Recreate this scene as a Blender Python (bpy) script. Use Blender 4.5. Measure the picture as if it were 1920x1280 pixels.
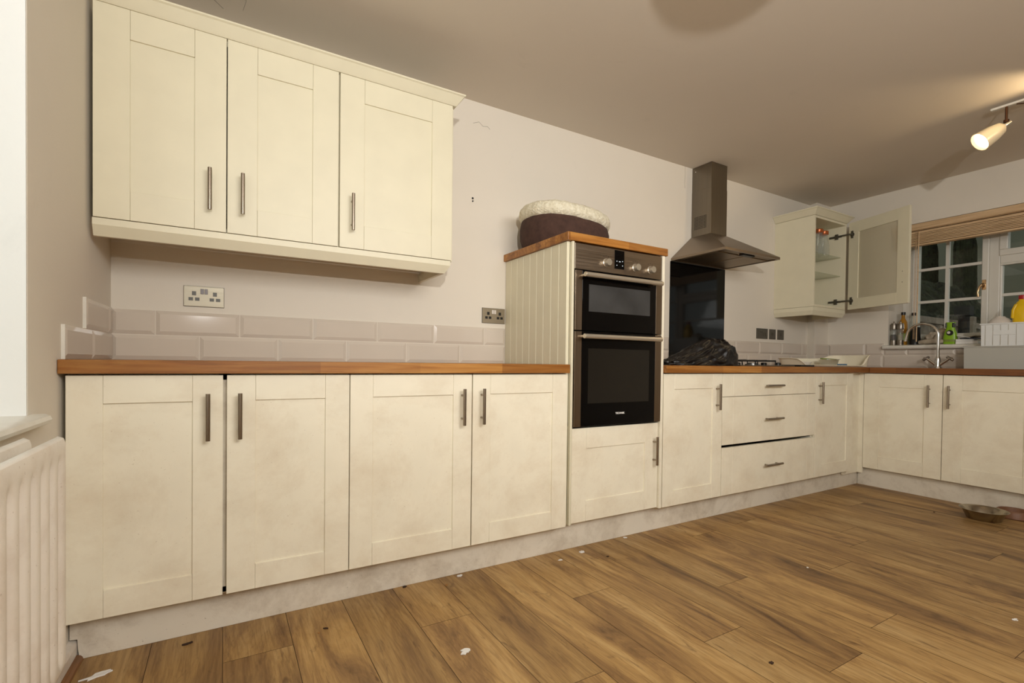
import bpy, bmesh, math, random
from mathutils import Vector, Matrix
random.seed(7)
C = bpy.context.scene.collection
for o in list(bpy.data.objects): bpy.data.objects.remove(o)
sc = bpy.context.scene
PI = math.pi

# ------------------------------------------------------------------ camera
cam_d = bpy.data.cameras.new('camera'); cam = bpy.data.objects.new('camera', cam_d); C.objects.link(cam)
R_ = Vector((0.86668946, -0.49871548, 0.01150023)); U_ = Vector((-0.00297395, 0.01788765, 0.99983558)); F_ = Vector((0.49883919, 0.86658116, -0.01401988))
M = Matrix((R_, U_, -F_)).transposed().to_4x4(); M.translation = Vector((0.39363, -2.42914, 0.91767)); cam.matrix_world = M
cam_d.sensor_width = 36.0; cam_d.lens = 911.403 / 1920 * 36.0
cam_d.shift_x = (960 - 943.13) / 1920; cam_d.shift_y = (692.02 - 640) / 1920
cam_d.clip_start = 0.05; cam_d.clip_end = 100
sc.camera = cam

# ------------------------------------------------------------------ view, world, lights
sc.view_settings.view_transform = 'Standard'; sc.view_settings.look = 'None'
sc.view_settings.gamma = 1.0; sc.view_settings.exposure = -0.08; sc.view_settings.use_curve_mapping = False
w = bpy.data.worlds.new('world'); sc.world = w; w.use_nodes = True
w.node_tree.nodes['Background'].inputs[0].default_value = (0.60, 0.60, 0.57, 1)
w.node_tree.nodes['Background'].inputs[1].default_value = 0.7

def look(o, tgt):
    d = Vector(tgt) - o.location
    o.rotation_euler = d.to_track_quat('-Z', 'Y').to_euler()
def area(name, loc, tgt, sx, sy, e, col):
    l = bpy.data.lights.new(name, 'AREA'); l.shape = 'RECTANGLE'; l.size = sx; l.size_y = sy; l.energy = e; l.color = col
    o = bpy.data.objects.new(name, l); C.objects.link(o); o.location = loc; look(o, tgt); return o
def spot(name, loc, tgt, e, col, ang, blend, r):
    l = bpy.data.lights.new(name, 'SPOT'); l.energy = e; l.color = col; l.spot_size = math.radians(ang); l.spot_blend = blend; l.shadow_soft_size = r
    o = bpy.data.objects.new(name, l); C.objects.link(o); o.location = loc; look(o, tgt); return o
area('ceiling_bounce_light', (1.5, -3.7, 2.2), (1.3, -0.4, 0.5), 1.8, 1.2, 92, (1.0, 0.99, 0.965))
spot('photographer_strobe', (0.2, -3.5, 1.5), (1.25, -2.3, 2.356), 215, (1.0, 0.975, 0.935), 122, 0.9, 0.03)
area('left_window_daylight', (-0.36, -1.75, 1.45), (1.0, -1.75, 1.3), 1.6, 1.25, 5, (0.92, 0.96, 1.0))

# ------------------------------------------------------------------ materials
def lin(c):
    c = c / 255.0
    return c / 12.92 if c <= 0.04045 else ((c + 0.055) / 1.055) ** 2.4
def rgb(r, g, b): return (lin(r), lin(g), lin(b), 1)
class NT:
    def __init__(s, name):
        s.m = bpy.data.materials.new(name); s.m.use_nodes = True; s.t = s.m.node_tree
        s.b = s.t.nodes['Principled BSDF']
    def n(s, typ, **k):
        x = s.t.nodes.new(typ)
        for a, v in k.items():
            if a in x.inputs.keys() if isinstance(a, str) else False: x.inputs[a].default_value = v
            else: setattr(x, a, v)
        return x
    def l(s, a, b): s.t.links.new(a, b)
    def coord(s, kind='Object', scale=(1, 1, 1), rot=(0, 0, 0)):
        tc = s.t.nodes.new('ShaderNodeTexCoord'); mp = s.t.nodes.new('ShaderNodeMapping')
        mp.inputs['Scale'].default_value = scale; mp.inputs['Rotation'].default_value = rot
        s.l(tc.outputs[kind], mp.inputs['Vector']); return mp.outputs['Vector']
    def noise(s, vec, sc_, det=3, rough=0.5, dist=0.0):
        x = s.t.nodes.new('ShaderNodeTexNoise'); x.inputs['Scale'].default_value = sc_; x.inputs['Detail'].default_value = det
        x.inputs['Roughness'].default_value = rough; x.inputs['Distortion'].default_value = dist
        if vec: s.l(vec, x.inputs['Vector'])
        return x.outputs['Fac']
    def ramp(s, fac, stops):
        x = s.t.nodes.new('ShaderNodeValToRGB'); e = x.color_ramp.elements
        while len(e) < len(stops): e.new(0.5)
        for i, (p, c) in enumerate(stops): e[i].position = p; e[i].color = c
        s.l(fac, x.inputs['Fac']); return x.outputs['Color']
    def mix(s, fac, a, b, mode='MIX'):
        x = s.t.nodes.new('ShaderNodeMix'); x.data_type = 'RGBA'; x.blend_type = mode
        for v, i in ((fac, 0), (a, 6), (b, 7)):
            if hasattr(v, 'links'): s.l(v, x.inputs[i])
            else: x.inputs[i].default_value = v
        return x.outputs[2]
    def math(s, op, a, b=0.0):
        x = s.t.nodes.new('ShaderNodeMath'); x.operation = op
        for v, i in ((a, 0), (b, 1)):
            if hasattr(v, 'links'): s.l(v, x.inputs[i])
            else: x.inputs[i].default_value = v
        return x.outputs[0]
    def bump(s, h, st=0.2, dist=0.002):
        x = s.t.nodes.new('ShaderNodeBump'); x.inputs['Strength'].default_value = st; x.inputs['Distance'].default_value = dist
        s.l(h, x.inputs['Height']); s.l(x.outputs['Normal'], s.b.inputs['Normal'])
    def set(s, col=None, rough=None, metal=None, **k):
        if col is not None:
            if hasattr(col, 'links'): s.l(col, s.b.inputs['Base Color'])
            else: s.b.inputs['Base Color'].default_value = col
        if rough is not None:
            if hasattr(rough, 'links'): s.l(rough, s.b.inputs['Roughness'])
            else: s.b.inputs['Roughness'].default_value = rough
        if metal is not None: s.b.inputs['Metallic'].default_value = metal
        for a, v in k.items(): s.b.inputs[a.replace('_', ' ')].default_value = v
        return s
BW = lambda v: (v, v, v, 1)
def plain(name, col, rough=0.5, metal=0.0, var=0.06, scale=12, **k):
    t = NT(name); f = t.noise(t.coord(), scale, 4)
    c2 = tuple(x * (1 - var) for x in col[:3]) + (1,)
    t.set(t.ramp(f, [(0.3, c2), (0.7, col)]), rough, metal, **k); return t.m

def paint(name, col, dirt=None, d_amt=0.5, rough=0.42):
    t = NT(name); v = t.coord()
    f = t.noise(v, 9, 4); c = t.ramp(f, [(0.3, tuple(x * 0.955 for x in col[:3]) + (1,)), (0.7, col)])
    if dirt:
        a = t.noise(v, 3.2, 9, 0.72, 0.25); s1 = t.ramp(a, [(0.47, BW(0)), (0.78, BW(d_amt))])
        b = t.noise(t.coord(scale=(1, 1, 2.2)), 26, 6, 0.75, 1.0); s2 = t.ramp(b, [(0.58, BW(0)), (0.72, BW(d_amt * 1.1))])
        g = t.noise(v, 130, 2, 0.5); s3 = t.ramp(g, [(0.70, BW(0)), (0.76, BW(d_amt * 0.7))])
        c = t.mix(s1, c, dirt); c = t.mix(t.math('MULTIPLY', s2, s1), c, tuple(x * 0.6 for x in dirt[:3]) + (1,)); c = t.mix(s3, c, tuple(x * 0.72 for x in dirt[:3]) + (1,))
    t.set(c, rough); t.bump(t.noise(v, 240, 3), 0.08, 0.0006); return t.m
M_cream = paint('cream_painted_wood', rgb(220, 213, 187))
M_creamd = paint('grubby_cream_painted_wood', rgb(240, 233, 212), rgb(194, 170, 138), 0.45)
M_plinth = paint('scuffed_plinth_paint', rgb(226, 218, 202), rgb(160, 142, 120), 0.85, 0.5)
M_rad = paint('grubby_radiator_enamel', rgb(232, 224, 212), rgb(176, 148, 120), 0.6, 0.35)
M_white = paint('white_gloss_paint', rgb(225, 222, 212), rgb(170, 150, 125), 0.35, 0.3)
M_upvc = plain('white_upvc', rgb(214, 210, 200), 0.35, var=0.03)

def wallmat(name, col, sp=0.05):
    t = NT(name); v = t.coord()
    f = t.noise(v, 1.6, 5, 0.6); c = t.ramp(f, [(0.25, tuple(x * (1 - sp) for x in col[:3]) + (1,)), (0.75, col)])
    g = t.noise(v, 3.2, 8, 0.7, 0.8); s = t.ramp(g, [(0.62, BW(0)), (0.8, BW(0.28))])
    c = t.mix(s, c, tuple(x * 0.72 for x in col[:3]) + (1,))
    t.set(c, 0.85); t.bump(t.noise(v, 160, 4), 0.25, 0.0012); return t.m
M_wall = wallmat('off_white_wall_paint', rgb(222, 214, 200))
M_ceil = wallmat('matt_ceiling_paint', rgb(218, 208, 194), 0.03)
M_reveal = wallmat('white_reveal_paint', rgb(236, 236, 232), 0.04)

def wood(name, dark, mid, light, axis=0, rough=0.38, stave=0.0):
    t = NT(name); s = [26, 26, 26]; s[axis] = 1.6
    v = t.coord(scale=tuple(s)); f = t.noise(v, 1.0, 7, 0.62, 1.4)
    c = t.ramp(f, [(0.28, dark), (0.48, mid), (0.72, light)])
    s2 = [150, 150, 150]; s2[axis] = 5; g = t.noise(t.coord(scale=tuple(s2)), 1.0, 3)
    c = t.mix(t.ramp(g, [(0.45, BW(0)), (0.75, BW(0.42))]), c, dark)
    if stave:
        sp = t.t.nodes.new('ShaderNodeSeparateXYZ'); t.l(t.coord(), sp.inputs[0])
        fl_ = t.math('FLOOR', t.math('ADD', t.math('MULTIPLY', sp.outputs[axis], 1 / stave), .13)); fd = t.math('FLOOR', t.math('MULTIPLY', sp.outputs[1 - axis], 24.0))
        cb = t.t.nodes.new('ShaderNodeCombineXYZ'); t.l(fl_, cb.inputs[0]); t.l(fd, cb.inputs[1])
        wn = t.t.nodes.new('ShaderNodeTexWhiteNoise'); wn.noise_dimensions = '2D'; t.l(cb.outputs[0], wn.inputs['Vector'])
        c = t.mix(1.0, c, t.ramp(wn.outputs['Value'], [(0.0, rgb(212, 202, 190)), (1.0, rgb(255, 255, 250))]), 'MULTIPLY')
    t.set(c, rough); t.bump(g, 0.15, 0.0005); return t.m
M_oak = wood('oiled_oak_worktop', rgb(124, 76, 28), rgb(168, 110, 46), rgb(196, 144, 76), 0, stave=.37)
M_oaky = wood('oiled_oak_worktop_along_y', rgb(104, 62, 28), rgb(142, 90, 44), rgb(166, 112, 60), 1, stave=.37)
M_blind = wood('pale_wood_slats', rgb(176, 144, 106), rgb(204, 172, 132), rgb(218, 190, 152), 1, 0.5)
M_beading = wood('brown_beading', rgb(92, 58, 30), rgb(122, 82, 46), rgb(142, 98, 58), 1, 0.5)

def floor_mat():
    t = NT('oak_laminate_planks')
    at = t.t.nodes.new('ShaderNodeAttribute'); at.attribute_name = 'plank'; at.attribute_type = 'GEOMETRY'
    sp = t.t.nodes.new('ShaderNodeSeparateXYZ'); t.l(at.outputs['Vector'], sp.inputs[0])
    tc = t.t.nodes.new('ShaderNodeTexCoord')
    off = t.t.nodes.new('ShaderNodeVectorMath'); off.operation = 'MULTIPLY_ADD'
    t.l(at.outputs['Vector'], off.inputs[0]); off.inputs[1].default_value = (7.3, 31.0, 13.0); t.l(tc.outputs['Object'], off.inputs[2])
    def mp(scale):
        m = t.t.nodes.new('ShaderNodeMapping'); m.inputs['Scale'].default_value = scale; t.l(off.outputs[0], m.inputs['Vector']); return m.outputs[0]
    big = t.noise(mp((7.5, 1.3, 1)), 1.0, 6, 0.66, 0.9)
    c = t.ramp(big, [(0.30, rgb(96, 72, 48)), (0.41, rgb(146, 113, 72)), (0.53, rgb(180, 145, 92)), (0.68, rgb(200, 168, 116))])
    fine = t.noise(mp((110, 6, 1)), 1.0, 6, 0.7, 1.2)
    c = t.mix(t.ramp(fine, [(0.46, BW(0)), (0.68, BW(0.5))]), c, rgb(112, 84, 52))
    # knots: cathedral rings
    wv = t.t.nodes.new('ShaderNodeTexWave'); wv.bands_direction = 'X'; wv.inputs['Scale'].default_value = 5.5; wv.inputs['Distortion'].default_value = 14.0
    wv.inputs['Detail'].default_value = 3; wv.inputs['Detail Scale'].default_value = 0.55; t.l(mp((2.6, 0.5, 1)), wv.inputs['Vector'])
    c = t.mix(t.math('MULTIPLY', t.ramp(wv.outputs['Fac'], [(0.55, BW(0)), (1.0, BW(0.22))]), t.ramp(t.noise(mp((3, 0.9, 1)), 1.3, 2), [(0.42, BW(0)), (0.62, BW(1))])), c, rgb(118, 82, 48))
    kn = t.noise(mp((14, 3.4, 1)), 1.0, 6, 0.62, 1.8)
    c = t.mix(t.ramp(kn, [(0.59, BW(0)), (0.72, BW(0.7))]), c, rgb(82, 52, 30))
    tone = t.ramp(sp.outputs[0], [(0.0, rgb(226, 222, 216)), (1.0, rgb(255, 252, 246))])
    c = t.mix(1.0, c, tone, 'MULTIPLY')
    # wear and dirt near the skirting
    dn = t.noise(t.coord(scale=(1, 1, 1)), 7, 6, 0.7); 
    c = t.mix(t.ramp(dn, [(0.62, BW(0)), (0.8, BW(0.4))]), c, rgb(84, 58, 36))
    t.set(c, t.ramp(fine, [(0.3, BW(0.42)), (0.8, BW(0.56))])); t.b.inputs['Specular IOR Level'].default_value = 0.4
    t.bump(fine, 0.15, 0.0006); return t.m
M_floor = floor_mat()
M_seam = plain('dark_plank_joint', rgb(62, 42, 24), 0.8)

M_tile = plain('taupe_glazed_tile', rgb(207, 196, 182), 0.10, var=0.05, scale=5)
M_grout = plain('pale_grout', rgb(226, 218, 204), 0.8)
def steel(name, col, rough=0.32, axis=0, metal=1.0):
    t = NT(name); s = [220, 220, 220]; s[axis] = 3
    f = t.noise(t.coord(scale=tuple(s)), 1.0, 3)
    t.set(t.ramp(f, [(0.3, tuple(x * 0.86 for x in col[:3]) + (1,)), (0.7, col)]), t.ramp(f, [(0.3, BW(rough * 0.85)), (0.7, BW(rough * 1.15))]), metal); return t.m
M_steel = steel('brushed_steel', rgb(150, 136, 120), 0.36, 0)
M_steelv = steel('brushed_steel_upright', rgb(165, 158, 148), 0.38, 2)
M_steelv2 = steel('warm_steel_upright', rgb(150, 134, 116), 0.34, 2)
M_chim = steel('dull_chimney_steel', rgb(134, 126, 114), 0.36, 2)
M_nickel = steel('satin_nickel_bar', rgb(156, 144, 130), 0.26, 2)
M_nickelh = steel('satin_nickel_bar_flat', rgb(156, 144, 130), 0.26, 0)
M_chrome = plain('polished_chrome', rgb(226, 226, 224), 0.08, 1.0, 0.02)
M_knob = plain('satin_knob', rgb(214, 206, 190), 0.3, 0.8, 0.03)
M_brass = plain('aged_brass', rgb(204, 172, 132), 0.2, 1.0)
M_brassd = plain('dark_bronze', rgb(96, 66, 48), 0.3, 0.8)
M_blackg = plain('black_glass', rgb(9, 8, 8), 0.06, var=0.1, Specular_IOR_Level=.22)
M_blackp = plain('black_plastic', rgb(20, 19, 18), 0.4)
M_blackm = plain('black_cast_iron', rgb(24, 23, 22), 0.6)
M_socket = plain('dark_socket_insert', rgb(70, 66, 54), 0.4)
M_dark = plain('dark_hole', rgb(16, 13, 10), 0.7)
M_plate = steel('satin_plate', rgb(178, 170, 150), 0.45, 0, 0.4)
M_plated = steel('dull_steel_plate', rgb(146, 134, 112), 0.5, 0, 0.6)
M_plateg = steel('grey_steel_plate', rgb(108, 104, 94), 0.5, 0, 0.6)
M_ovenwin = plain('oven_window_dark', rgb(30, 28, 24), 0.09, var=0.3, scale=3)
M_ovenrefl = plain('oven_window_painted_reflection', rgb(66, 66, 66), 0.28, var=0.45, scale=7)  # mottled grey puts a reflection into the colour of the upper oven window
M_filter = steel('grease_filter_mesh', rgb(150, 132, 108), 0.45, 1)
def glass(name, tint=(0.95, 0.98, 0.96, 1), rough=0.02, ior=1.45, haze=0.0, hazecol=(0.8, 0.8, 0.8, 1)):
    t = NT(name); nt = t.t
    tr = nt.nodes.new('ShaderNodeBsdfTransparent'); tr.inputs[0].default_value = tint
    gl = nt.nodes.new('ShaderNodeBsdfGlossy'); gl.inputs['Roughness'].default_value = rough
    lw_ = nt.nodes.new('ShaderNodeLayerWeight'); lw_.inputs[0].default_value = .5
    fr = t.math('ADD', t.math('MULTIPLY', t.math('POWER', lw_.outputs['Facing'], 4.0), 0.75), 0.035)
    mx = nt.nodes.new('ShaderNodeMixShader'); t.l(fr, mx.inputs[0]); t.l(tr.outputs[0], mx.inputs[1]); t.l(gl.outputs[0], mx.inputs[2])
    out = mx.outputs[0]
    if haze:
        df = nt.nodes.new('ShaderNodeBsdfDiffuse'); df.inputs[0].default_value = hazecol
        m2 = nt.nodes.new('ShaderNodeMixShader'); m2.inputs[0].default_value = haze; t.l(out, m2.inputs[1]); t.l(df.outputs[0], m2.inputs[2]); out = m2.outputs[0]
    t.l(out, nt.nodes['Material Output'].inputs[0]); return t.m
M_glass = glass('window_glass')
M_jar = glass('thin_clear_glass', (0.90, 0.92, 0.90, 1), 0.02, 1.5, 0.10)
M_shelf = glass('glass_shelf', (0.93, 0.95, 0.90, 1), 0.02, 1.5, 0.05, (0.45, 0.5, 0.36, 1))
M_tub = glass('cloudy_plastic', (0.85, 0.87, 0.85, 1), 0.25, 1.45, 0.6, rgb(214, 212, 202))
M_tub2 = glass('clear_ribbed_plastic', (0.9, 0.92, 0.92, 1), 0.12, 1.6, 0.7, rgb(246, 248, 246))
def bagmat():
    t = NT('black_bin_bag'); v = t.coord(scale=(1, 1, 1.6)); f = t.noise(v, 45, 2, 0.5, 0.8)
    t.set(rgb(15, 13, 13), 0.36); t.bump(f, 0.12, 0.003); return t.m
M_bag = bagmat()
def fabric(name, a, b, sc_=60, st=0.5, d=0.004, rough=0.95):
    t = NT(name); v = t.coord(); f = t.noise(v, sc_, 5, 0.6); t.set(t.ramp(f, [(0.3, a), (0.7, b)]), rough); t.bump(f, st, d); return t.m
M_suede = fabric('brown_suede', rgb(58, 38, 30), rgb(76, 52, 42), 30, 0.3, 0.002)
M_fleece = fabric('cream_fleece', rgb(206, 196, 168), rgb(238, 232, 210), 55, 0.9, 0.012)
M_cloth = fabric('grey_dishcloth', rgb(142, 130, 112), rgb(186, 172, 152), 20)
M_paper = plain('white_paper', rgb(232, 230, 226), 0.8)
M_chip = plain('brown_debris', rgb(60, 38, 22), 0.8, var=0.3)
M_chipl = plain('tan_debris', rgb(176, 128, 74), 0.8, var=0.3)
M_trayp = plain('ivory_plastic', rgb(240, 232, 208), 0.35)
M_green = plain('lime_green_plastic', rgb(132, 176, 30), 0.3)
M_yellow = plain('yellow_plastic', rgb(226, 186, 18), 0.3)
M_red = plain('red_plastic', rgb(170, 24, 30), 0.35)
M_blue = fabric('blue_sponge', rgb(48, 84, 112), rgb(76, 116, 142), 90)
M_oil = plain('amber_oil', rgb(168, 118, 38), 0.08, var=0.25)
M_olive = plain('olive_label', rgb(126, 140, 60), 0.5)
M_pepper = plain('peppercorns', rgb(60, 48, 38), 0.7, var=0.6, scale=180)
M_salt = plain('coarse_salt', rgb(190, 180, 156), 0.7, var=0.2, scale=180)
M_copper = plain('amber_lid', rgb(176, 96, 50), 0.3, 0.5)
M_bowlb = plain('terracotta_plastic', rgb(134, 94, 68), 0.5, var=0.1)
M_porc = plain('white_china', rgb(214, 206, 196), 0.2)
M_fence = plain('weathered_fence_wood', rgb(176, 160, 144), 0.85, var=0.3, scale=20)
M_hedge = fabric('dark_hedge', rgb(12, 16, 8), rgb(58, 66, 40), 9, 1.0, 0.1)
M_render = plain('greenish_render', rgb(142, 144, 126), 0.9, var=0.15, scale=2)
M_grass = plain('dull_grass', rgb(50, 56, 34), 0.95, var=0.5, scale=14)
M_slate = plain('slate_roof', rgb(50, 50, 50), 0.8, var=0.4, scale=18)
M_alu = plain('dull_aluminium', rgb(170, 170, 168), 0.35, 0.9)
M_shadew = plain('enamel_lamp_shade', rgb(232, 214, 178), 0.3)
M_fabsh = plain('linen_drum_shade', rgb(190, 170, 140), 0.9)
def emit(name, col, st):
    t = NT(name); t.b.inputs['Emission Color'].default_value = col; t.b.inputs['Emission Strength'].default_value = st; t.set(col, 0.5); return t.m
M_bulb = emit('lit_bulb', (1, 0.80, 0.50, 1), 5)
M_digit = emit('display_digits', (0.8, 0.9, 1, 1), 0.5)

# ------------------------------------------------------------------ mesh helpers
class MB:
    def __init__(s): s.bm = bmesh.new()
    def hexa(s, v):   # 8 verts: bottom 4 ccw, top 4 ccw
        q = [s.bm.verts.new(p) for p in v]
        for f in ((3, 2, 1, 0), (4, 5, 6, 7), (0, 1, 5, 4), (1, 2, 6, 5), (2, 3, 7, 6), (3, 0, 4, 7)): s.bm.faces.new([q[i] for i in f])
        return s
    def box(s, x0, x1, y0, y1, z0, z1):
        return s.hexa([(x0, y0, z0), (x1, y0, z0), (x1, y1, z0), (x0, y1, z0), (x0, y0, z1), (x1, y0, z1), (x1, y1, z1), (x0, y1, z1)])
    def prism(s, pts, a, b):   # pts: list of 3d; extruded by vector from a to b added
        n = len(pts); A = [s.bm.verts.new(Vector(p) + Vector(a)) for p in pts]; B = [s.bm.verts.new(Vector(p) + Vector(b)) for p in pts]
        s.bm.faces.new(A[::-1]); s.bm.faces.new(B)
        for i in range(n): s.bm.faces.new((A[i], A[(i + 1) % n], B[(i + 1) % n], B[i]))
        return s
    def rings(s, rs, cap=True, closed=True):   # list of rings of points
        V = [[s.bm.verts.new(p) for p in r] for r in rs]; n = len(V[0])
        for a, b in zip(V[:-1], V[1:]):
            for i in range(n if closed else n - 1): s.bm.faces.new((a[i], a[(i + 1) % n], b[(i + 1) % n], b[i]))
        if cap: s.bm.faces.new(V[0][::-1]); s.bm.faces.new(V[-1])
        return s
    def lathe(s, prof, c=(0, 0, 0), ax=(0, 0, 1), seg=24, cap=True, sx=1, sy=1):
        q = Vector((0, 0, 1)).rotation_difference(Vector(ax)); c = Vector(c)
        rs = [[c + q @ Vector((max(r, 1e-5) * sx * math.cos(2 * PI * i / seg), max(r, 1e-5) * sy * math.sin(2 * PI * i / seg), z)) for i in range(seg)] for r, z in prof]
        return s.rings(rs, cap)
    def cyl(s, a, b, r, seg=14, r2=None):
        a = Vector(a); d = Vector(b) - a
        return s.lathe([(r, 0), (r if r2 is None else r2, d.length)], a, d.normalized(), seg)
    def tube(s, pts, r, seg=10):
        P = [Vector(p) for p in pts]; rs = []; up = None
        for i, p in enumerate(P):
            t = (P[min(i + 1, len(P) - 1)] - P[max(i - 1, 0)]).normalized()
            if up is None: up = Vector((0, 0, 1)) if abs(t.z) < 0.9 else Vector((1, 0, 0))
            sd = t.cross(up).normalized(); up = sd.cross(t).normalized()
            rr = r[i] if isinstance(r, (list, tuple)) else r
            rs.append([p + rr * (math.cos(2 * PI * k / seg) * sd + math.sin(2 * PI * k / seg) * up) for k in range(seg)])
        return s.rings(rs)
    def build(s, name, mat, parent=None, bevel=0, smooth=False, seg=2, loc=None, rz=0):
        bmesh.ops.recalc_face_normals(s.bm, faces=s.bm.faces)
        me = bpy.data.meshes.new(name); s.bm.to_mesh(me); s.bm.free()
        o = bpy.data.objects.new(name, me); C.objects.link(o); me.materials.append(mat)
        if smooth:
            for p in me.polygons: p.use_smooth = True
            try: me.set_sharp_from_angle(angle=math.radians(38))
            except Exception: pass
        if bevel:
            b = o.modifiers.new('bevel', 'BEVEL'); b.width = bevel; b.segments = seg; b.limit_method = 'ANGLE'; b.angle_limit = math.radians(40)
        if parent: o.parent = parent
        if loc: o.location = loc
        if rz: o.rotation_euler[2] = rz
        return o
def tag(o, label, cat, group=None, kind=None):
    if label: o['label'] = label
    if cat: o['category'] = cat
    if group: o['group'] = group
    if kind: o['kind'] = kind
    return o
def thing(name, label, cat, loc=(0, 0, 0), rz=0, group=None):
    o = bpy.data.objects.new(name, None); C.objects.link(o); o.location = loc; o.rotation_euler = (0, 0, rz); o.empty_display_size = 0.1
    return tag(o, label, cat, group)
def struct(name, mb, mat, parent=None, **k):
    o = mb.build(name, mat, parent, **k)
    if not parent: o['kind'] = 'structure'
    return o
def box1(name, mat, parent, *a, bevel=0, **k): return MB().box(*a).build(name, mat, parent, bevel=bevel, **k)
def ctree(o, parent=None):
    c = o.copy(); C.objects.link(c); c.parent = parent
    for ch in list(o.children): ctree(ch, c)
    return c

# ------------------------------------------------------------------ room shell
CZ = 2.356; XR = 5.15; YF = -4.7
def lw(y): return 0.010 + 0.0366 * y     # the left wall leans slightly out of square
# floor of separate planks
PW = 0.1974; PL = 1.22
ends = {2: -.75, 5: -.85, 6: -1.338, 8: -.937, 9: -1.383, 11: -1.148, 12: -1.61, 14: -1.28, 16: -1.182, 1: -1.33, 3: -.25, 4: -1.45, 7: -.35, 10: -.45, 13: -.7, 15: -1.9}
bm = bmesh.new(); col = bm.loops.layers.float_color.new('plank')
def quad(bm, pts, z, c=None):
    f = bm.faces.new([bm.verts.new((x, y, z)) for x, y in pts])
    if c is not None:
        for l in f.loops: l[col] = c
    return f
for k in range(-3, 28):
    e = ends.get(k, -random.uniform(0, PL)) + PL * 2
    y1 = e
    while y1 > YF:
        y0 = y1 - PL; a, b = max(y0, YF), min(y1, 0.2); c = (random.random(), random.random(), random.random(), 1)
        if b > a: quad(bm, [(k * PW + .0009, a + .0008), ((k + 1) * PW - .0009, a + .0008), ((k + 1) * PW - .0009, b - .0008), (k * PW + .0009, b - .0008)], 0, c)
        y1 = y0
me = bpy.data.meshes.new('floor'); bm.to_mesh(me); bm.free(); me.materials.append(M_floor)
fl = bpy.data.objects.new('floor', me); C.objects.link(fl); fl['kind'] = 'structure'
box1('subfloor', M_seam, fl, -.6, 5.45, YF, .2, -.08, -.0012)
struct('ceiling', MB().box(-.6, 5.6, YF - .1, .2, CZ, CZ + .1), M_ceil)
wb = struct('wall_back', MB().box(-.4, 5.6, 0, .15, -.05, CZ + .05), M_wall)
# left wall with window opening, y from -0.82 to -2.45
def lbox(mb, y0, y1, z0, z1, t=.34):
    return mb.hexa([(lw(y0) - t, y0, z0), (lw(y0), y0, z0), (lw(y1), y1, z0), (lw(y1) - t, y1, z0), (lw(y0) - t, y0, z1), (lw(y0), y0, z1), (lw(y1), y1, z1), (lw(y1) - t, y1, z1)])
mb = MB(); WY0, WY1 = -.822, -2.6
lbox(mb, WY0, 0.0, 0, CZ); lbox(mb, YF, WY1, 0, CZ); lbox(mb, WY1, WY0, 0, .745); lbox(mb, WY1, WY0, 2.15, CZ)
wl = struct('wall_left', mb, M_wall)
mb = MB(); x_ = lw(WY0)
mb.box(x_ - .34, x_ - .0012, WY0 - .006, WY0 - .0006, .775, 2.15)
struct('reveal_lining', mb, M_reveal, wl)
# left window (seen only as light and in reflections)
w2 = struct('window_2', MB().box(-.34, -.29, WY1, WY0 - .006, .775, .84).box(-.34, -.29, WY1, WY0 - .006, 2.08, 2.15).box(-.34, -.29, WY1, WY1 + .06, .84, 2.08).box(-.34, -.29, WY0 - .07, WY0 - .006, .84, 2.08).box(-.34, -.29, -1.75, -1.68, .84, 2.08), M_upvc)
box1('pane', M_glass, w2, -.32, -.314, WY1 + .06, WY0 - .07, .84, 2.08)
# window board of the left window, rounded nose
prof = [(-.3, .747), (.004, .747), (.014, .752), (.018, .761), (.014, .770), (.004, .775), (-.3, .775)]
mb = MB(); mb.prism([(x, 0, z) for x, z in prof], (0, -2.62, 0), (0, -.79, 0))
struct('trim_1', mb, M_white, smooth=True)
# right wall with kitchen window opening
OY0, OY1, OZ0, OZ1 = -.532, -2.36, 1.09, 2.055
mb = MB(); XT = 5.46
mb.box(XR, XT, OY0, 0, 0, CZ).box(XR, XT, YF, OY1, 0, CZ).box(XR, XT, OY1, OY0, 0, OZ0 - .03).box(XR, XT, OY1, OY0, OZ1, CZ)
struct('wall_right', mb, M_wall)
struct('wall_front', MB().box(-.5, 5.6, YF - .12, YF, 0, CZ), M_wall)
# boxed-in pipe in the corner
struct('trim_2', MB().prism([(4.945, 0, 0), (4.922, -.072, 0), (XR, -.072, 0), (XR, 0, 0)], (0, 0, .912), (0, 0, CZ)), M_wall)
# sill of the kitchen window
prof = [(5.43, 1.06), (5.115, 1.06), (5.103, 1.066), (5.098, 1.077), (5.103, 1.088), (5.115, 1.094), (5.43, 1.094)]
struct('trim_3', MB().prism([(x, 0, z) for x, z in prof], (0, -2.42, 0), (0, -.512, 0)), M_white, smooth=True)
# skirting under the radiator and its floor beading
def lstrip(y0, y1, prof):
    mb = MB(); A = [(lw(y0) + x, y0, z) for x, z in prof]; B = [(lw(y1) + x, y1, z) for x, z in prof]; return mb.rings([A, B])
struct('baseboard_left', lstrip(-4.6, -.50, [(0, 0), (.020, 0), (.020, .045), (.016, .055), (0, .06)]), M_rad)
struct('trim_4', lstrip(-4.6, -.525, [(.0205, 0), (.037, 0), (.035, .008), (.030, .014), (.0205, .017)]), M_beading)
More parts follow.
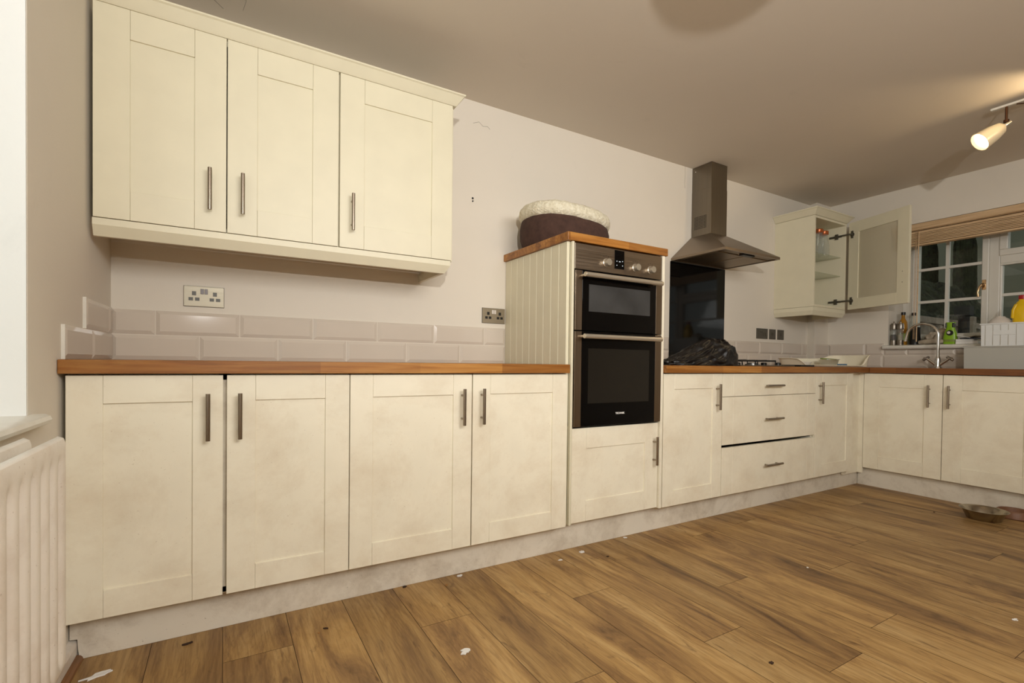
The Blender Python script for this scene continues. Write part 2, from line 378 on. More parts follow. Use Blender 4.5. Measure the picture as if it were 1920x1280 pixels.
# cracks and the old screw hole
def crack(name, pts, par, r=.0007):
    MB().tube(pts, r, 5).build(name, M_dark, par)
crack('plaster_crack', [(1.585, 0, 2.235), (1.62, 0, 2.25), (1.645, 0, 2.232), (1.675, 0, 2.238), (1.69, 0, 2.225)], wb)
crack('plaster_crack', [(3.30, 0, 2.356), (3.302, 0, 2.30), (3.299, 0, 2.24), (3.302, 0, 2.20)], wb)
cl = bpy.data.objects['ceiling']
crack('plaster_crack', [(.33, -.32, CZ), (.35, -.22, CZ), (.34, -.16, CZ), (.39, -.1, CZ)], cl, .0006)
crack('plaster_crack', [(.40, -.30, CZ), (.42, -.22, CZ), (.47, -.2, CZ), (.46, -.13, CZ)], cl, .0005)
mb = MB(); mb.lathe([(.005, 0), (.006, .003), (.003, .004)], (1.585, 0, 1.822), (0, -1, 0), 10); mb.lathe([(.0035, 0), (.004, .006)], (1.585, 0, 1.806), (0, -1, 0), 10)
tag(mb.build('wall_plug', M_dark, None), 'tiny dark wall plug left in the bare wall beside the wall cupboards', 'wall plug')

# ------------------------------------------------------------------ tiles
def tile(mb, u0, u1, z0, z1, cham=.014, d0=.004, d1=.0095):
    g = .0015; u0 += g; u1 -= g; z0 += g; z1 -= g
    c = min(cham, (u1 - u0) * .3, (z1 - z0) * .3)
    A = [(u0, z0), (u1, z0), (u1, z1), (u0, z1)]; B = [(u0 + c, z0 + c), (u1 - c, z0 + c), (u1 - c, z1 - c), (u0 + c, z1 - c)]
    mb.rings([[(u, 0, z) for u, z in A], [(u, -d0, z) for u, z in A], [(u, -d1, z) for u, z in B]])
def tiles(name, label, rows, loc=(0, 0, 0), rz=0, edge=None):
    t = thing(name, label, 'wall tiles', loc, rz)
    mb = MB(); g = MB()
    for z0, z1, us in rows:
        for a, b in zip(us[:-1], us[1:]): tile(mb, a, b, z0, z1)
        g.box(us[0], us[-1], -.0028, 0, z0, z1)
    mb.build('glazed_tiles', M_tile, t); g.build('grout', M_grout, t)
    if edge:
        for (u0, u1, z0, z1) in edge: MB().box(u0, u1, -.009, 0, z0, z1).build('edge_strip', M_white, t)
    return t
Z0, Z1, Z2 = .9125, 1.0135, 1.114
tiles('tile_splashback', 'two rows of taupe brick tiles behind the left worktop, under the double socket',
      [(Z0, Z1, [.012, .306, .609, .911, 1.213, 1.515, 1.8]), (Z1, Z2, [.012, .154, .456, .758, 1.061, 1.363, 1.664, 1.8])])
# left wall: local u runs toward +y when rotated
ang = math.atan(.0366)
tl = tiles('tile_splashback', 'stepped short run of taupe tiles on the left side wall by the window reveal',
      [(Z0, Z1, [-.578, -.285, -.002]), (Z1, Z2 + .002, [-.367, -.066, -.002])], edge=[(-.582, -.578, Z0, Z1), (-.371, -.367, Z1, Z2 + .002)])
tl.location = (lw(0), 0, 0); tl.rotation_euler[2] = PI / 2 - ang
tiles('tile_splashback', 'narrow strip of taupe tiles between the oven housing and the black glass splashback',
      [(Z0, Z1, [2.445, 2.76, 3.085, 3.157]), (Z1, Z2, [2.445, 2.6, 2.93, 3.085, 3.157])])
tiles('tile_splashback', 'taupe tiles on the back wall behind the hob, under the three grey switch plates',
      [(Z0, Z1, [3.769, 4.072, 4.378, 4.68, 4.935]), (Z1, Z2, [3.769, 3.912, 4.223, 4.541, 4.847, 4.935])])
tiles('tile_splashback', 'tiles wrapping the narrow boxed-in corner beside the window wall',
      [(Z0, Z1, [0, .227]), (Z1, Z2, [0, .227])], (4.922, -.072, 0))
tr = tiles('tile_splashback', 'taupe tiles on the window wall below the sill, behind the chrome tap',
      [(Z0, Z1, [.083, .2, .5, .8, 1.1, 1.4, 1.58]), (Z1, 1.059, [.507, .665, .962, 1.26, 1.58]), (Z1, Z2, [.083, .37, .507])], (XR, 0, 0), -PI / 2)

# ------------------------------------------------------------------ cabinet parts
def handle(parent, x, z, L, horiz=False, y=0.0, name='handle'):
    mb = MB(); h = L / 2; r = .0068; st = .030
    if horiz:
        mb.cyl((x - h, y - st, z), (x + h, y - st, z), r)
        for s in (-1, 1): mb.cyl((x + s * h * .64, y, z), (x + s * h * .64, y - st, z), .0045, 10)
    else:
        mb.cyl((x, y - st, z - h), (x, y - st, z + h), r)
        for s in (-1, 1): mb.cyl((x, y, z + s * h * .64), (x, y - st, z + s * h * .64), .0045, 10)
    return mb.build(name, M_nickelh if horiz else M_nickel, parent, bevel=.0006, smooth=True)
def shaker(name, parent, x0, z0, x1, z1, mat, rail=.085, yf=0.0, th=.020, rec=.006, stile=None, loc=None, hole=False):
    """shaker door, front face at y=yf (facing -y)"""
    st = stile or rail; g = .0005; b = yf + th
    mb = MB()
    mb.box(x0, x0 + st, yf, b, z0, z1).box(x1 - st, x1, yf, b, z0, z1)
    mb.box(x0 + st + g, x1 - st - g, yf, b, z0, z0 + rail).box(x0 + st + g, x1 - st - g, yf, b, z1 - rail, z1)
    if not hole: mb.box(x0 + st - .001, x1 - st + .001, yf + rec, b - .002, z0 + rail - .001, z1 - rail + .001)
    return mb.build(name, mat, parent, bevel=.0009, seg=1)
def carcass(parent, x0, x1, y0, y1, z0, z1, mat, t=.018, top=True, mid=()):
    mb = MB(); mb.box(x0, x0 + t, y0, y1, z0, z1).box(x1 - t, x1, y0, y1, z0, z1).box(x0 + t, x1 - t, y0, y1, z0, z0 + t).box(x0 + t, x1 - t, y1 - .008, y1, z0 + t, z1)
    if top: mb.box(x0 + t, x1 - t, y0, y1 - .008, z1 - t, z1)
    for m in mid: mb.box(x0 + t, x1 - t, y0 + .05, y1 - .008, m, m + t)
    return mb.build('carcass', mat, parent)
FY = -.60; ZB = .1445; ZT = .866
def base_double(label, xs, hs, yf=FY, carc_w=None):
    """xs: door edges; local origin at xs[0]"""
    t = thing('base_cabinet', label, 'cupboard', (xs[0], 0, 0)); X = xs[0]
    carcass(t, .001, xs[-1] - X, yf + .022, -.03, ZB, .868, M_creamd, mid=(.5,))
    if len(xs) == 4: box1('centre_stile', M_plinth, t, xs[1] - X - .012, xs[2] - X + .012, yf + .022, yf + .04, .1435, .868)
    for (a, b), h in zip(((xs[0], xs[1]), (xs[2], xs[3])) if len(xs) == 4 else ((xs[0], xs[1]),), hs):
        d = shaker('door', t, a - X, ZB, b - X, ZT, M_creamd, .084, yf)
        handle(d, h - X, .732, .15, y=yf)
    return t
base_double('cream double base cupboard at far left, beside the radiator', [0.002, .3935, .4045, .7965], [.352, .442])
base_double('cream double base cupboard under the left worktop, next to the oven housing', [.7995, 1.2975, 1.3025, 1.7975], [1.251, 1.342])
base_double('narrow single-door cream base cupboard just right of the oven housing', [2.445, 2.9345], [2.879])
base_double('narrow single-door cream base cupboard in the far inner corner, right of the drawers', [3.9445, 4.4455], [3.978])
# drawer unit
t = thing('drawer_unit', 'cream three-drawer unit under the gas hob', 'drawers', (2.938, 0, 0)); X = 2.938
carcass(t, 0, 1.003, FY + .022, -.03, ZB, .868, M_creamd, top=False)
for z0, z1, zh, dx in ((.7305, ZT, .791, 0), (.4435, .7275, .582, .003), (ZB, .4265, .291, .004)):
    mb = MB(); x0, x1 = .001, 1.001; yf = FY
    mb.box(x0, x0 + .0995, yf, yf + .02, z0, z1).box(x0 + .1, x1 - .1, yf, yf + .02, z0, z1).box(x1 - .0995, x1, yf, yf + .02, z0, z1)
    d = mb.build('drawer', M_creamd, t, bevel=.0009, seg=1)
    h = handle(d, .487, zh, .178, True, FY)
    MB().box(.03, .97, FY + .021, -.12, z0 + .02, z0 + .032).box(.03, .042, FY + .021, -.12, z0 + .032, z1 - .06).box(.958, .97, FY + .021, -.12, z0 + .032, z1 - .06).box(.042, .958, -.132, -.12, z0 + .032, z1 - .06).build('drawer_box', M_steel, d)
# corner filler
t = thing('corner_post', 'cream filler post in the inner corner where the two cupboard runs meet', 'filler panel', (4.446, 0, 0))
MB().box(.002, .214, -.545, -.530, .10, .868).build('back_strip', M_creamd, t, bevel=.001)
MB().box(.214, .232, -.576, -.530, .10, .868).build('side_strip', M_creamd, t, bevel=.001)
# window-wall run: local frame x -> world -y, facing -x
t = thing('base_cabinet', 'cream double base cupboard under the window and tap', 'cupboard', (5.12, -.578, 0), -PI / 2)
yf = 4.66 - 5.12
carcass(t, .002, .965, yf + .022, -.03 + .0, ZB, .868, M_creamd)
for a, b, h in ((.001, .4705, .402), (.4745, .966, .511)):
    d = shaker('door', t, a, ZB, b, ZT, M_creamd, .100, yf); handle(d, h, .716, .155, y=yf)
# tall oven housing
TH = thing('oven_housing', 'tall cream oven housing with tongue and groove side in mid kitchen', 'cupboard', (1.80, 0, 0))
mb = MB(); n = 9; wd = .578 / n
for i in range(n):
    a, b = -.58 + wd * i, -.58 + wd * (i + 1); g = .0035
    pts = [(.016, a, 0), (.0055, a, 0), (.0015, a + g, 0), (.0015, b - g, 0), (.0055, b, 0), (.016, b, 0)]
    mb.prism(pts, (0, 0, ZB), (0, 0, 1.494))
mb.build('side_panel', M_cream, TH)
box1('side_panel', M_creamd, TH, .620, .638, -.60, -.002, ZB, 1.494, bevel=.001)
MB().box(.0165, .030, -.600, -.58, ZB - .0, 1.494).build('front_edging', M_cream, TH, bevel=.003)
MB().box(.018, .62, -.02, -.004, ZB, 1.494).box(.018, .62, -.56, -.02, .585, .602).box(.018, .62, -.56, -.02, ZB, ZB + .018).build('carcass', M_creamd, TH)
d = shaker('door', TH, .032, ZB + .004, .617, .604, M_creamd, .100, -.588, stile=.095); handle(d, .583, .458, .15, y=-.588)
# plinths
tag(MB().prism([(.022, 0, 0), (4.712, 0, 0), (4.712, 0, .143), (-.006, 0, .143), (-.006, 0, .064), (.012, 0, .062), (.014, 0, .03), (.016, 0, .012)], (0, -.522, .0004), (0, -.505, .0004)).build('plinth', M_plinth, None, bevel=.0008),
    'long scuffed cream kickboard along the floor under the main run of cupboards', 'kickboard')
tag(MB().box(4.714, 4.73, -1.55, -.523, .0004, .143).build('plinth', M_plinth, None, bevel=.0008), 'short pale kickboard under the window cupboards, behind the dog bowls', 'kickboard')

# ------------------------------------------------------------------ worktops
tag(MB().box(lw(-.3) - .001 + .012, 1.797, -.62, -.0, .871, .912).box(-.0115, .014, -.62, -.012, .871, .912).build('worktop', M_oak, None, bevel=.0025), 'long oak worktop from the left wall to the oven housing', 'worktop')
tag(MB().box(2.441, 5.145, -.62, 0, .871, .912).build('worktop', M_oak, None, bevel=.0025), 'oak worktop carrying the gas hob, right of the ovens', 'worktop')
tag(MB().box(4.64, 5.145, -1.56, -.6205, .871, .912).build('worktop', M_oaky, None, bevel=.0025), 'oak worktop under the kitchen window carrying the chrome tap', 'worktop')
tag(MB().box(1.787, 2.456, -.604, -.0, 1.4955, 1.5345).build('worktop', M_oak, None, bevel=.0025), 'short high oak slab capping the oven housing, under the pet bed', 'worktop')

# ------------------------------------------------------------------ double oven
OV = thing('double_oven', 'stainless built-in double oven with black glass doors', 'oven', (1.832, 0, .608)); ox = 1.832
def ovb(x0, x1, y0, y1, z0, z1): return MB().box(x0 - ox, x1 - ox, y0, y1, z0 - .608, z1 - .608)
ovb(1.84, 2.41, -.580, -.06, .612, 1.488).build('body', M_dark, OV)
cp = ovb(1.834, 2.416, -.598, -.580, 1.366, 1.489).build('control_panel', M_steel, OV, bevel=.0015)
ds = ovb(2.082, 2.146, -.5995, -.597, 1.392, 1.484).build('display', M_blackg, cp)
for (a, b) in ((2.094, 1.428), (2.110, 1.427), (2.116, 1.427), (2.132, 1.430), (2.132, 1.408), (2.094, 1.408)):
    ovb(a, a + .004, -.6002, -.5993, b, b + .003).build('display_mark', M_digit, ds)
for kx, kz in ((2.026, 1.414), (2.222, 1.410), (2.330, 1.409)):
    MB().lathe([(.021, 0), (.021, .004), (.0185, .006), (.0175, .024), (.0160, .027)], (kx - ox, -.598, kz - .608), (0, -1, 0), 28).build('knob', M_knob, cp, smooth=True)
    for a in (-.5, 0, .5): MB().box(kx - ox + .030 * math.sin(a) - .0013, kx - ox + .030 * math.sin(a) + .0013, -.5986, -.5978, kz - .608 + .032 * math.cos(a), kz - .608 + .032 * math.cos(a) + .003).build('dial_mark', M_dark, cp)
for z0, z1, wz0, wz1, hz, wm in ((1.076, 1.360, 1.168, 1.298, 1.335, M_ovenrefl), (.614, 1.070, .724, .990, 1.046, M_ovenwin)):
    dr = ovb(1.876, 2.370, -.604, -.582, z0, z1).build('oven_door', M_blackg, OV, bevel=.001)
    ovb(1.834, 1.8755, -.604, -.582, z0, z1).build('steel_edge', M_steelv2, dr, bevel=.001); ovb(2.3705, 2.416, -.604, -.582, z0, z1).build('steel_edge', M_steelv2, dr, bevel=.001)
    ovb(1.916, 2.326, -.6048, -.6035, wz0, wz1).build('oven_window', wm, dr)
    hm = MB(); hm.cyl((1.856 - ox, -.648, hz - .608), (2.368 - ox, -.648, hz - .608), .0115, 18)
    for px in (1.872, 2.350): hm.cyl((px - ox, -.604, hz - .608), (px - ox, -.646, hz - .608), .007, 12)
    hm.build('handle', M_knob, dr, bevel=.0008, smooth=True)
cu = bpy.data.curves.new('logo', 'FONT'); cu.body = 'TECHNIK'; cu.size = .0125; cu.extrude = .0004; cu.align_x = 'CENTER'; cu.offset = .0004
to = bpy.data.objects.new('logo_tmp', cu); C.objects.link(to); bpy.context.view_layer.update()
me = bpy.data.meshes.new_from_object(to.evaluated_get(bpy.context.evaluated_depsgraph_get())); bpy.data.objects.remove(to)
lg = bpy.data.objects.new('logo', me); C.objects.link(lg); me.materials.clear(); me.materials.append(M_paper); lg.parent = dr
lg.location = (2.127 - ox, -.6045, .666 - .608); lg.rotation_euler = (PI / 2, 0, 0); lg.scale = (1.15, 1, 1)

# ------------------------------------------------------------------ wall cupboards (left)
UY = -.33; UZ0, UZ1 = 1.391, 2.108
def wallcab(label, x0, x1, doors):
    t = thing('wall_cabinet', label, 'wall cupboard', (x0, 0, 1.39)); X = x0
    MB().box(0, .018, -.309, 0, 0, .718).box(x1 - x0 - .018, x1 - x0, -.309, 0, 0, .718).box(.018, x1 - x0 - .018, -.309, 0, 0, .018).box(.018, x1 - x0 - .018, -.309, 0, .700, .718).box(.018, x1 - x0 - .018, -.01, 0, .018, .7).build('carcass', M_cream, t, bevel=.0008)
    for a, b, h in doors:
        d = shaker('door', t, a - X, UZ0 - 1.39, b - X, UZ1 - 1.39, M_cream, .100, UY); handle(d, h - X, 1.536 - 1.39, .152, y=UY)
    return t
wallcab('cream double-door wall cupboard at the far left above the double socket', .012, .8065, ((.014, .4015, .349), (.4050, .8045, .455)))
wallcab('cream single-door wall cupboard, right end of the left group', .807, 1.3285, ((.811, 1.3165, .860),))
# cornice along the front and back along the right end
def swept(prof, path, mb):   # prof: (outward, z); path: corner list [(x,y,nx,ny)] mitred outward vectors
    rs = [[(x + nx * o, y + ny * o, z) for o, z in prof] for x, y, nx, ny in path]; return mb.rings(rs)
cor = [(-.045, 2.111), (.004, 2.111), (.006, 2.085 + .03), (.012, 2.122), (.026, 2.150), (.034, 2.156), (.036, 2.164), (-.045, 2.164)]
cor = [(o, z - .018) for o, z in cor]
cor = [(-.02, 2.1085), (.002, 2.1085), (.006, 2.113), (.030, 2.146), (.036, 2.150), (.036, 2.156), (-.02, 2.156)]
tag(swept(cor, [(.012, -.330, 0, -1), (1.3305, -.330, 1, -1), (1.3305, -.004, 1, 0)], MB()).build('cornice', M_cream, None), 'cream angled cornice along the top of the left wall cupboards', 'cornice')
pel = [(-.022, 1.3885), (.0, 1.3885), (.0, 1.366), (-.020, 1.331), (-.036, 1.331), (-.036, 1.366)]
tag(swept(pel, [(.012, -.328, 0, -1), (1.312, -.328, 1, -1), (1.312, -.0, 1, 0)], MB()).build('light_pelmet', M_cream, None), 'cream light pelmet under the left wall cupboards', 'pelmet')

# ------------------------------------------------------------------ glass-door wall cupboard (right)
gx0, gx1 = 4.425, 4.912
GC = thing('wall_cabinet', 'cream wall cupboard with its glazed door hanging open, in the far corner', 'wall cupboard', (gx0, 0, 1.39)); W = gx1 - gx0
MB().box(0, .018, -.318, -.0, 0, .718).box(W - .018, W, -.318, -.0, 0, .718).box(.018, W - .018, -.318, 0, 0, .018).box(.018, W - .018, -.318, 0, .700, .718).box(.018, W - .018, -.012, 0, .018, .7).build('carcass', M_cream, GC, bevel=.001)
for z in (.280, .436): MB().box(.019, W - .019, -.285, -.014, z, z + .006).build('glass_shelf', M_shelf, GC)
hp = bpy.data.objects.new('door', None)
hx, hy = 4.915, -.335; a = math.radians(71)
# door: local x from hinge outwards along (-cos a, -sin a); inside face toward the left
dmb = MB(); DW = .500; st = .088; ih = .718
for (x0, x1, z0, z1) in ((0, st, 0, ih), (DW - st, DW, 0, ih), (st + .0005, DW - st - .0005, 0, st), (st + .0005, DW - st - .0005, ih - st, ih)): dmb.box(x0, x1, 0, .020, z0, z1)
gd = dmb.build('door', M_cream, GC, bevel=.001); gd.location = (hx - gx0, hy, 0); gd.rotation_euler[2] = PI + a
box1('glass_pane', M_shelf if False else glass('cabinet_pane', (0.94, 0.95, 0.90, 1), 0.05, 1.5, 0.42, rgb(222, 212, 188)), gd, st - .004, DW - st + .004, .007, .011, st - .004, ih - st + .004)
for z in (.16, .24): MB().lathe([(.003, 0), (.003, .0006)], (DW - .045, -.0002, z), (0, -1, 0), 8).build('handle_hole', M_dark, gd)
for z in (.07, .618):
    hb = MB(); hb.box(W - .018 - .014, W - .018, -.29, -.20, z - .008, z + .008).box(W - .034, W - .018, -.265, -.245, z - .022, z + .022)
    hb.tube([(W - .026, -.27, z), (W - .04, -.31, z), (W - .035, -.35, z), (W - .026, -.375, z)], .007, 8)
    hb.build('hinge', M_socket, GC, bevel=.001)
    MB().lathe([(.018, 0), (.018, .003), (.010, .005)], (.032, 0, z), (0, -1, 0), 16).box(.026, .040, -.008, 0, z - .030, z + .030).build('hinge_cup', M_socket, gd)
tag(swept([(-.02, 2.1095), (.002, 2.1095), (.008, 2.116), (.034, 2.150), (.040, 2.154), (.040, 2.162), (-.02, 2.162)],
          [(gx0, -.002, -1, 0), (gx0, -.318, -1, -1), (gx1, -.318, 1, -1), (gx1, -.073, 1, 0)], MB()).build('cornice', M_cream, None), 'cream cornice on top of the open glazed wall cupboard', 'cornice')
tag(swept([(-.020, 1.3885), (.0, 1.3885), (.0, 1.358), (-.014, 1.324), (-.032, 1.324), (-.032, 1.36)],
          [(gx0, -.002, -1, 0), (gx0, -.318, -1, -1), (gx1, -.318, 1, -1), (gx1, -.075, 1, 0)], MB()).build('light_pelmet', M_cream, None), 'cream light pelmet under the open glazed wall cupboard', 'pelmet')
# jars on the upper glass shelf
def jar(x, y, label, first=[None]):
    if first[0] is None:
        t = thing('storage_jar', label, 'jar', (x, y, 1.8325), group='glass jars in the open cupboard')
        MB().lathe([(.040, 0), (.042, .02), (.040, .09), (.040, .095), (.026, .155), (.026, .185)], (0, 0, 0), (0, 0, 1), 24, cap=False).build('glass_body', M_jar, t, smooth=True)
        MB().lathe([(.030, .184), (.033, .188), (.033, .212), (.028, .217)], (0, 0, 0), (0, 0, 1), 24).build('lid', M_copper, t, smooth=True)
        first[0] = t; return t
    c = ctree(first[0]); c.location = (x, y, 1.8325); c['label'] = label; return c
jar(4.535, -.235, 'amber-lidded glass jar nearest the left side of the open cupboard')
jar(4.60, -.11, 'amber-lidded glass jar at the back left of the cupboard shelf')
jar(4.665, -.225, 'amber-lidded glass jar in the front middle of the cupboard shelf')
jar(4.765, -.215, 'amber-lidded glass jar nearest the cupboard hinge')

# ------------------------------------------------------------------ extractor hood, splashback
HD = thing('cooker_hood', 'stainless pyramid cooker hood with tall chimney', 'cooker hood', (3.465, 0, 1.657)); hx0, hx1 = -.30, .30
top = [(-.088, -.166), (.088, -.166), (.088, -.003), (-.088, -.003)]
def rect(x0, x1, y0, y1, z): return [(x0, y0, z), (x1, y0, z), (x1, y1, z), (x0, y1, z)]
mb = MB(); mb.rings([rect(hx0, hx1, -.437, -.003, 0), rect(hx0, hx1, -.437, -.003, .017), rect(-.090, .090, -.168, -.003, .193)], cap=False)
mb.rings([rect(hx0, hx1, -.437, -.003, 0), rect(hx0 + .012, hx1 - .012, -.425, -.015, 0), rect(hx0 + .012, hx1 - .012, -.425, -.015, .010)], cap=False)
mb.build('canopy', M_steel, HD)
ud = MB().box(hx0 + .012, hx1 - .012, -.425, -.015, .006, .012).build('underside', M_filter, HD)
for a, b in ((-.27, -.005), (.005, .27)):
    f = MB(); f.box(a, b, -.36, -.06, .001, .007); f.build('grease_filter', M_filter, HD, bevel=.002)
box1('control_strip', M_blackp, HD, -.07, .05, -.412, -.375, -.006, .006, bevel=.003)
ch = MB().box(-.088, .088, -.166, -.003, .190, .52).build('chimney', M_chim, HD, bevel=.001)
MB().box(-.0865, .0865, -.1645, -.003, .5205, CZ - 1.657 - .001).build('upper_chimney', M_chim, HD, bevel=.001)
gr = MB()
for i in range(9):
    for j in range(9):
        y = -.125 + i * .0115; z = .245 + j * .0105
        gr.lathe([(.0038, 0), (.0038, .0012)], (-.0878, y, z), (-1, 0, 0), 6)
gr.build('vent_grille', M_dark, ch)
MB().lathe([(.003, 0), (.003, .002)], (-.0866, -.03, .665), (-1, 0, 0), 8).build('screw', M_chrome, HD)
tag(MB().box(3.159, 3.766, -.007, -.001, .913, 1.655).build('glass_splashback', M_blackg, None, bevel=.0008), 'tall black glass splashback on the wall behind the hob', 'splashback')

# ------------------------------------------------------------------ gas hob
HB = thing('gas_hob', 'steel gas hob with black pan supports, half under the bin bag', 'hob', (3.465, -.30, .912))
MB().box(-.298, .298, -.255, .245, .0, .007).build('hob_plate', M_steel, HB, bevel=.003)
for bx, by in ((-.19, -.12), (.03, -.12), (-.19, .12), (.03, .12)):
    MB().lathe([(.045, .007), (.045, .014), (.034, .016), (.034, .022), (.028, .024)], (bx, by, 0), (0, 0, 1), 20).build('burner', M_alu, HB, smooth=True)
    g = MB(); s = .100
    for k in range(4):
        c, s_ = math.cos(k * PI / 2), math.sin(k * PI / 2)
        g.tube([(bx + s * c, by + s * s_, .038), (bx + .03 * c, by + .03 * s_, .038)], .005, 6)
    for sx in (-1, 1):
        g.tube([(bx + sx * s, by - s, .008), (bx + sx * s * .97, by - s, .036), (bx + sx * s * .97, by + s, .036), (bx + sx * s, by + s, .008)], .0055, 6)
        g.tube([(bx - s, by + sx * s, .036), (bx + s, by + sx * s, .036)], .0055, 6)
    g.build('pan_support', M_blackm, HB, smooth=True)
for k in range(4): MB().lathe([(.019, .007), (.019, .022), (.015, .026)], (.225, -.18 + k * .1, 0), (0, 0, 1), 18).build('knob', M_blackp, HB, smooth=True)

# ------------------------------------------------------------------ bin bag (crumpled, sagging)
def noise3(v, s): 
    from mathutils import noise
    return noise.noise(Vector(v) * s)
mb = MB(); bm = mb.bm
bmesh.ops.create_icosphere(bm, subdivisions=6, radius=1)
for v in bm.verts:
    x, y, z = v.co
    u = (x + 1) / 2; hh = .030 + .135 * (3 * min(1, u / .78) ** 2 - 2 * min(1, u / .78) ** 3)
    e = max(1 - abs(x) ** 7, 0) ** .5; q = max(1e-4, math.sqrt(max(0, 1 - x * x)))
    zz = hh * e * min(1, max(z, 0) / q) if z > 0 else 0
    p = Vector((x * .285, y / q * e * .120 * (.75 + .25 * u) if q > 1e-3 else 0, zz))
    k = 1 + .09 * noise3((x * 1.3 + 3, y * 1.2, z * 1.2), 1.7)
    f1 = abs(noise3((x * .8, y * 2.2 + x * .7, z * 2.0 - x * 1.1), 1.7)); f2 = abs(noise3((x * .7 + 5, y * 1.8 - x * .5, z * 2.4 - x * .8), 3.6))
    out = .020 * (.5 - min(f1 * 2.4, 1)) + .006 * (.5 - min(f2 * 2.6, 1))
    n = v.co.normalized(); v.co = p * k + n * out
    if v.co.z < 0 or z <= 0: v.co.z = 0
BG = mb.build('bin_bag', M_bag, None, smooth=False, loc=(2.872, -.475, .9135))
for p in BG.data.polygons: p.use_smooth = True
tag(BG, 'crumpled black bin bag lying on the worktop between oven housing and hob', 'bin bag')

# ------------------------------------------------------------------ pet bed
PB = thing('pet_bed', 'brown suede pet bed with cream fleece rim on top of the ovens', 'pet bed', (2.045, -.232, 1.535))
def oval(rx, ry, z, n=72, sk=0, wob=0): 
    out = []
    for i in range(n):
        t_ = 2 * PI * i / n; c, s_ = math.cos(t_), math.sin(t_); e = .86
        X_ = rx * math.copysign(abs(c) ** e, c); Y_ = ry * math.copysign(abs(s_) ** e, s_)
        hz = z * (1 + .14 * (-c)) if z > .03 else z
        out.append((X_, Y_, hz + wob * math.sin(t_ * 7)))
    return out
MB().rings([oval(.215, .165, .001), oval(.236, .19, .012), oval(.250, .205, .05), oval(.253, .206, .10), oval(.246, .198, .135), oval(.232, .184, .150), oval(.21, .165, .12), oval(.20, .15, .03)]).build('side_wall', M_suede, PB, smooth=True)
def disp(o, st, sc_, mid=0.5):
    tx = bpy.data.textures.new(o.name + '_lumps', 'CLOUDS'); tx.noise_scale = sc_; tx.noise_depth = 2
    m = o.modifiers.new('lumps', 'DISPLACE'); m.texture = tx; m.strength = st; m.mid_level = mid; m.texture_coords = 'LOCAL'
mb = MB(); rs = []; n = 160; top_ = oval(.226, .176, .158, n)
for i in range(n):
    x, y, z = top_[i]; o_ = Vector((x, y, 0)).normalized(); t_ = Vector((-o_.y, o_.x, 0))
    rr = .036 
    rs.append([Vector((x, y, z + .012)) + rr * (math.cos(k * PI / 9) * o_ + math.sin(k * PI / 9) * Vector((0, 0, 1)) * 1.15) for k in range(18)])
V = [[mb.bm.verts.new(p) for p in r] for r in rs]
for i in range(n):
    for k in range(18): mb.bm.faces.new((V[i][k], V[(i + 1) % n][k], V[(i + 1) % n][(k + 1) % 18], V[i][(k + 1) % 18]))
fr = mb.build('fleece_rim', M_fleece, PB, smooth=True); fr.data.polygons.foreach_set('use_smooth', [True] * len(fr.data.polygons)); disp(fr, .012, .045)
MB().rings([oval(.213, .149, .02), oval(.215, .15, .06), oval(.18, .12, .075)]).build('fleece_lining', M_fleece, PB, smooth=True)

# ------------------------------------------------------------------ sockets
def double_socket(label, x0, x1, z0, z1, mat, ins, sw):
    t = thing('wall_socket', label, 'socket', (x0, 0, z0)); w_, h_ = x1 - x0, z1 - z0
    MB().box(-.0008, w_ + .0008, -.003, 0, -.0008, h_ + .0008).build('gasket', M_dark, t)
    MB().box(0, w_, -.007, -.003, 0, h_).build('face_plate', mat, t, bevel=.001)
    for sx in (.25, .77):
        cx = w_ * sx
        m = MB(); m.box(cx - .0075, cx + .0075, -.0078, -.0068, h_ * .54, h_ * .74)
        for s in (-1, 1): m.box(cx + s * .0115 - .008, cx + s * .0115 + .008, -.0078, -.0068, h_ * .28, h_ * .44)
        m.build('pin_holes', ins, t)
    for s in (-1, 1):
        MB().box(w_ * .5 + s * .0072 - .006, w_ * .5 + s * .0072 + .006, -.0095, -.0068, h_ * .62, h_ * .88).build('rocker_switch', sw, t, bevel=.0008)
    return t
double_socket('pale double socket with dark switches under the left wall cupboards', .25, .3955, 1.139, 1.2235, M_plate, M_socket, plain('brown_rocker', rgb(70, 44, 34), .3))
double_socket('dull steel double socket with white switches beside the oven housing', 1.652, 1.796, 1.139, 1.2235, M_plated, M_dark, M_porc)
def plate(label, x0, x1, z0, z1, nm, sw):
    t = thing(nm, label, 'switch plate', (x0, 0, z0)); w_, h_ = x1 - x0, z1 - z0
    MB().box(0, w_, -.007, 0, 0, h_).build('face_plate', M_plateg, t, bevel=.001)
    for (a, b, c, d) in sw: MB().box(a, b, -.0095, -.0068, c, d).build('rocker_switch', M_socket, t, bevel=.0008)
plate('wide dark grey switch plate, left of the three above the hob tiles', 4.188, 4.338, 1.139, 1.2235, 'switch_plate', [(.045, .075, .052, .060), (.085, .092, .02, .05), (.11, .118, .02, .05)])
plate('narrow grey switch plate, middle of the three above the hob tiles', 4.364, 4.451, 1.139, 1.2225, 'switch_plate', [(.032, .055, .03, .056)])
plate('narrow grey switch plate, rightmost of the three above the hob tiles', 4.482, 4.570, 1.139, 1.2225, 'switch_plate', [(.036, .050, .03, .052)])

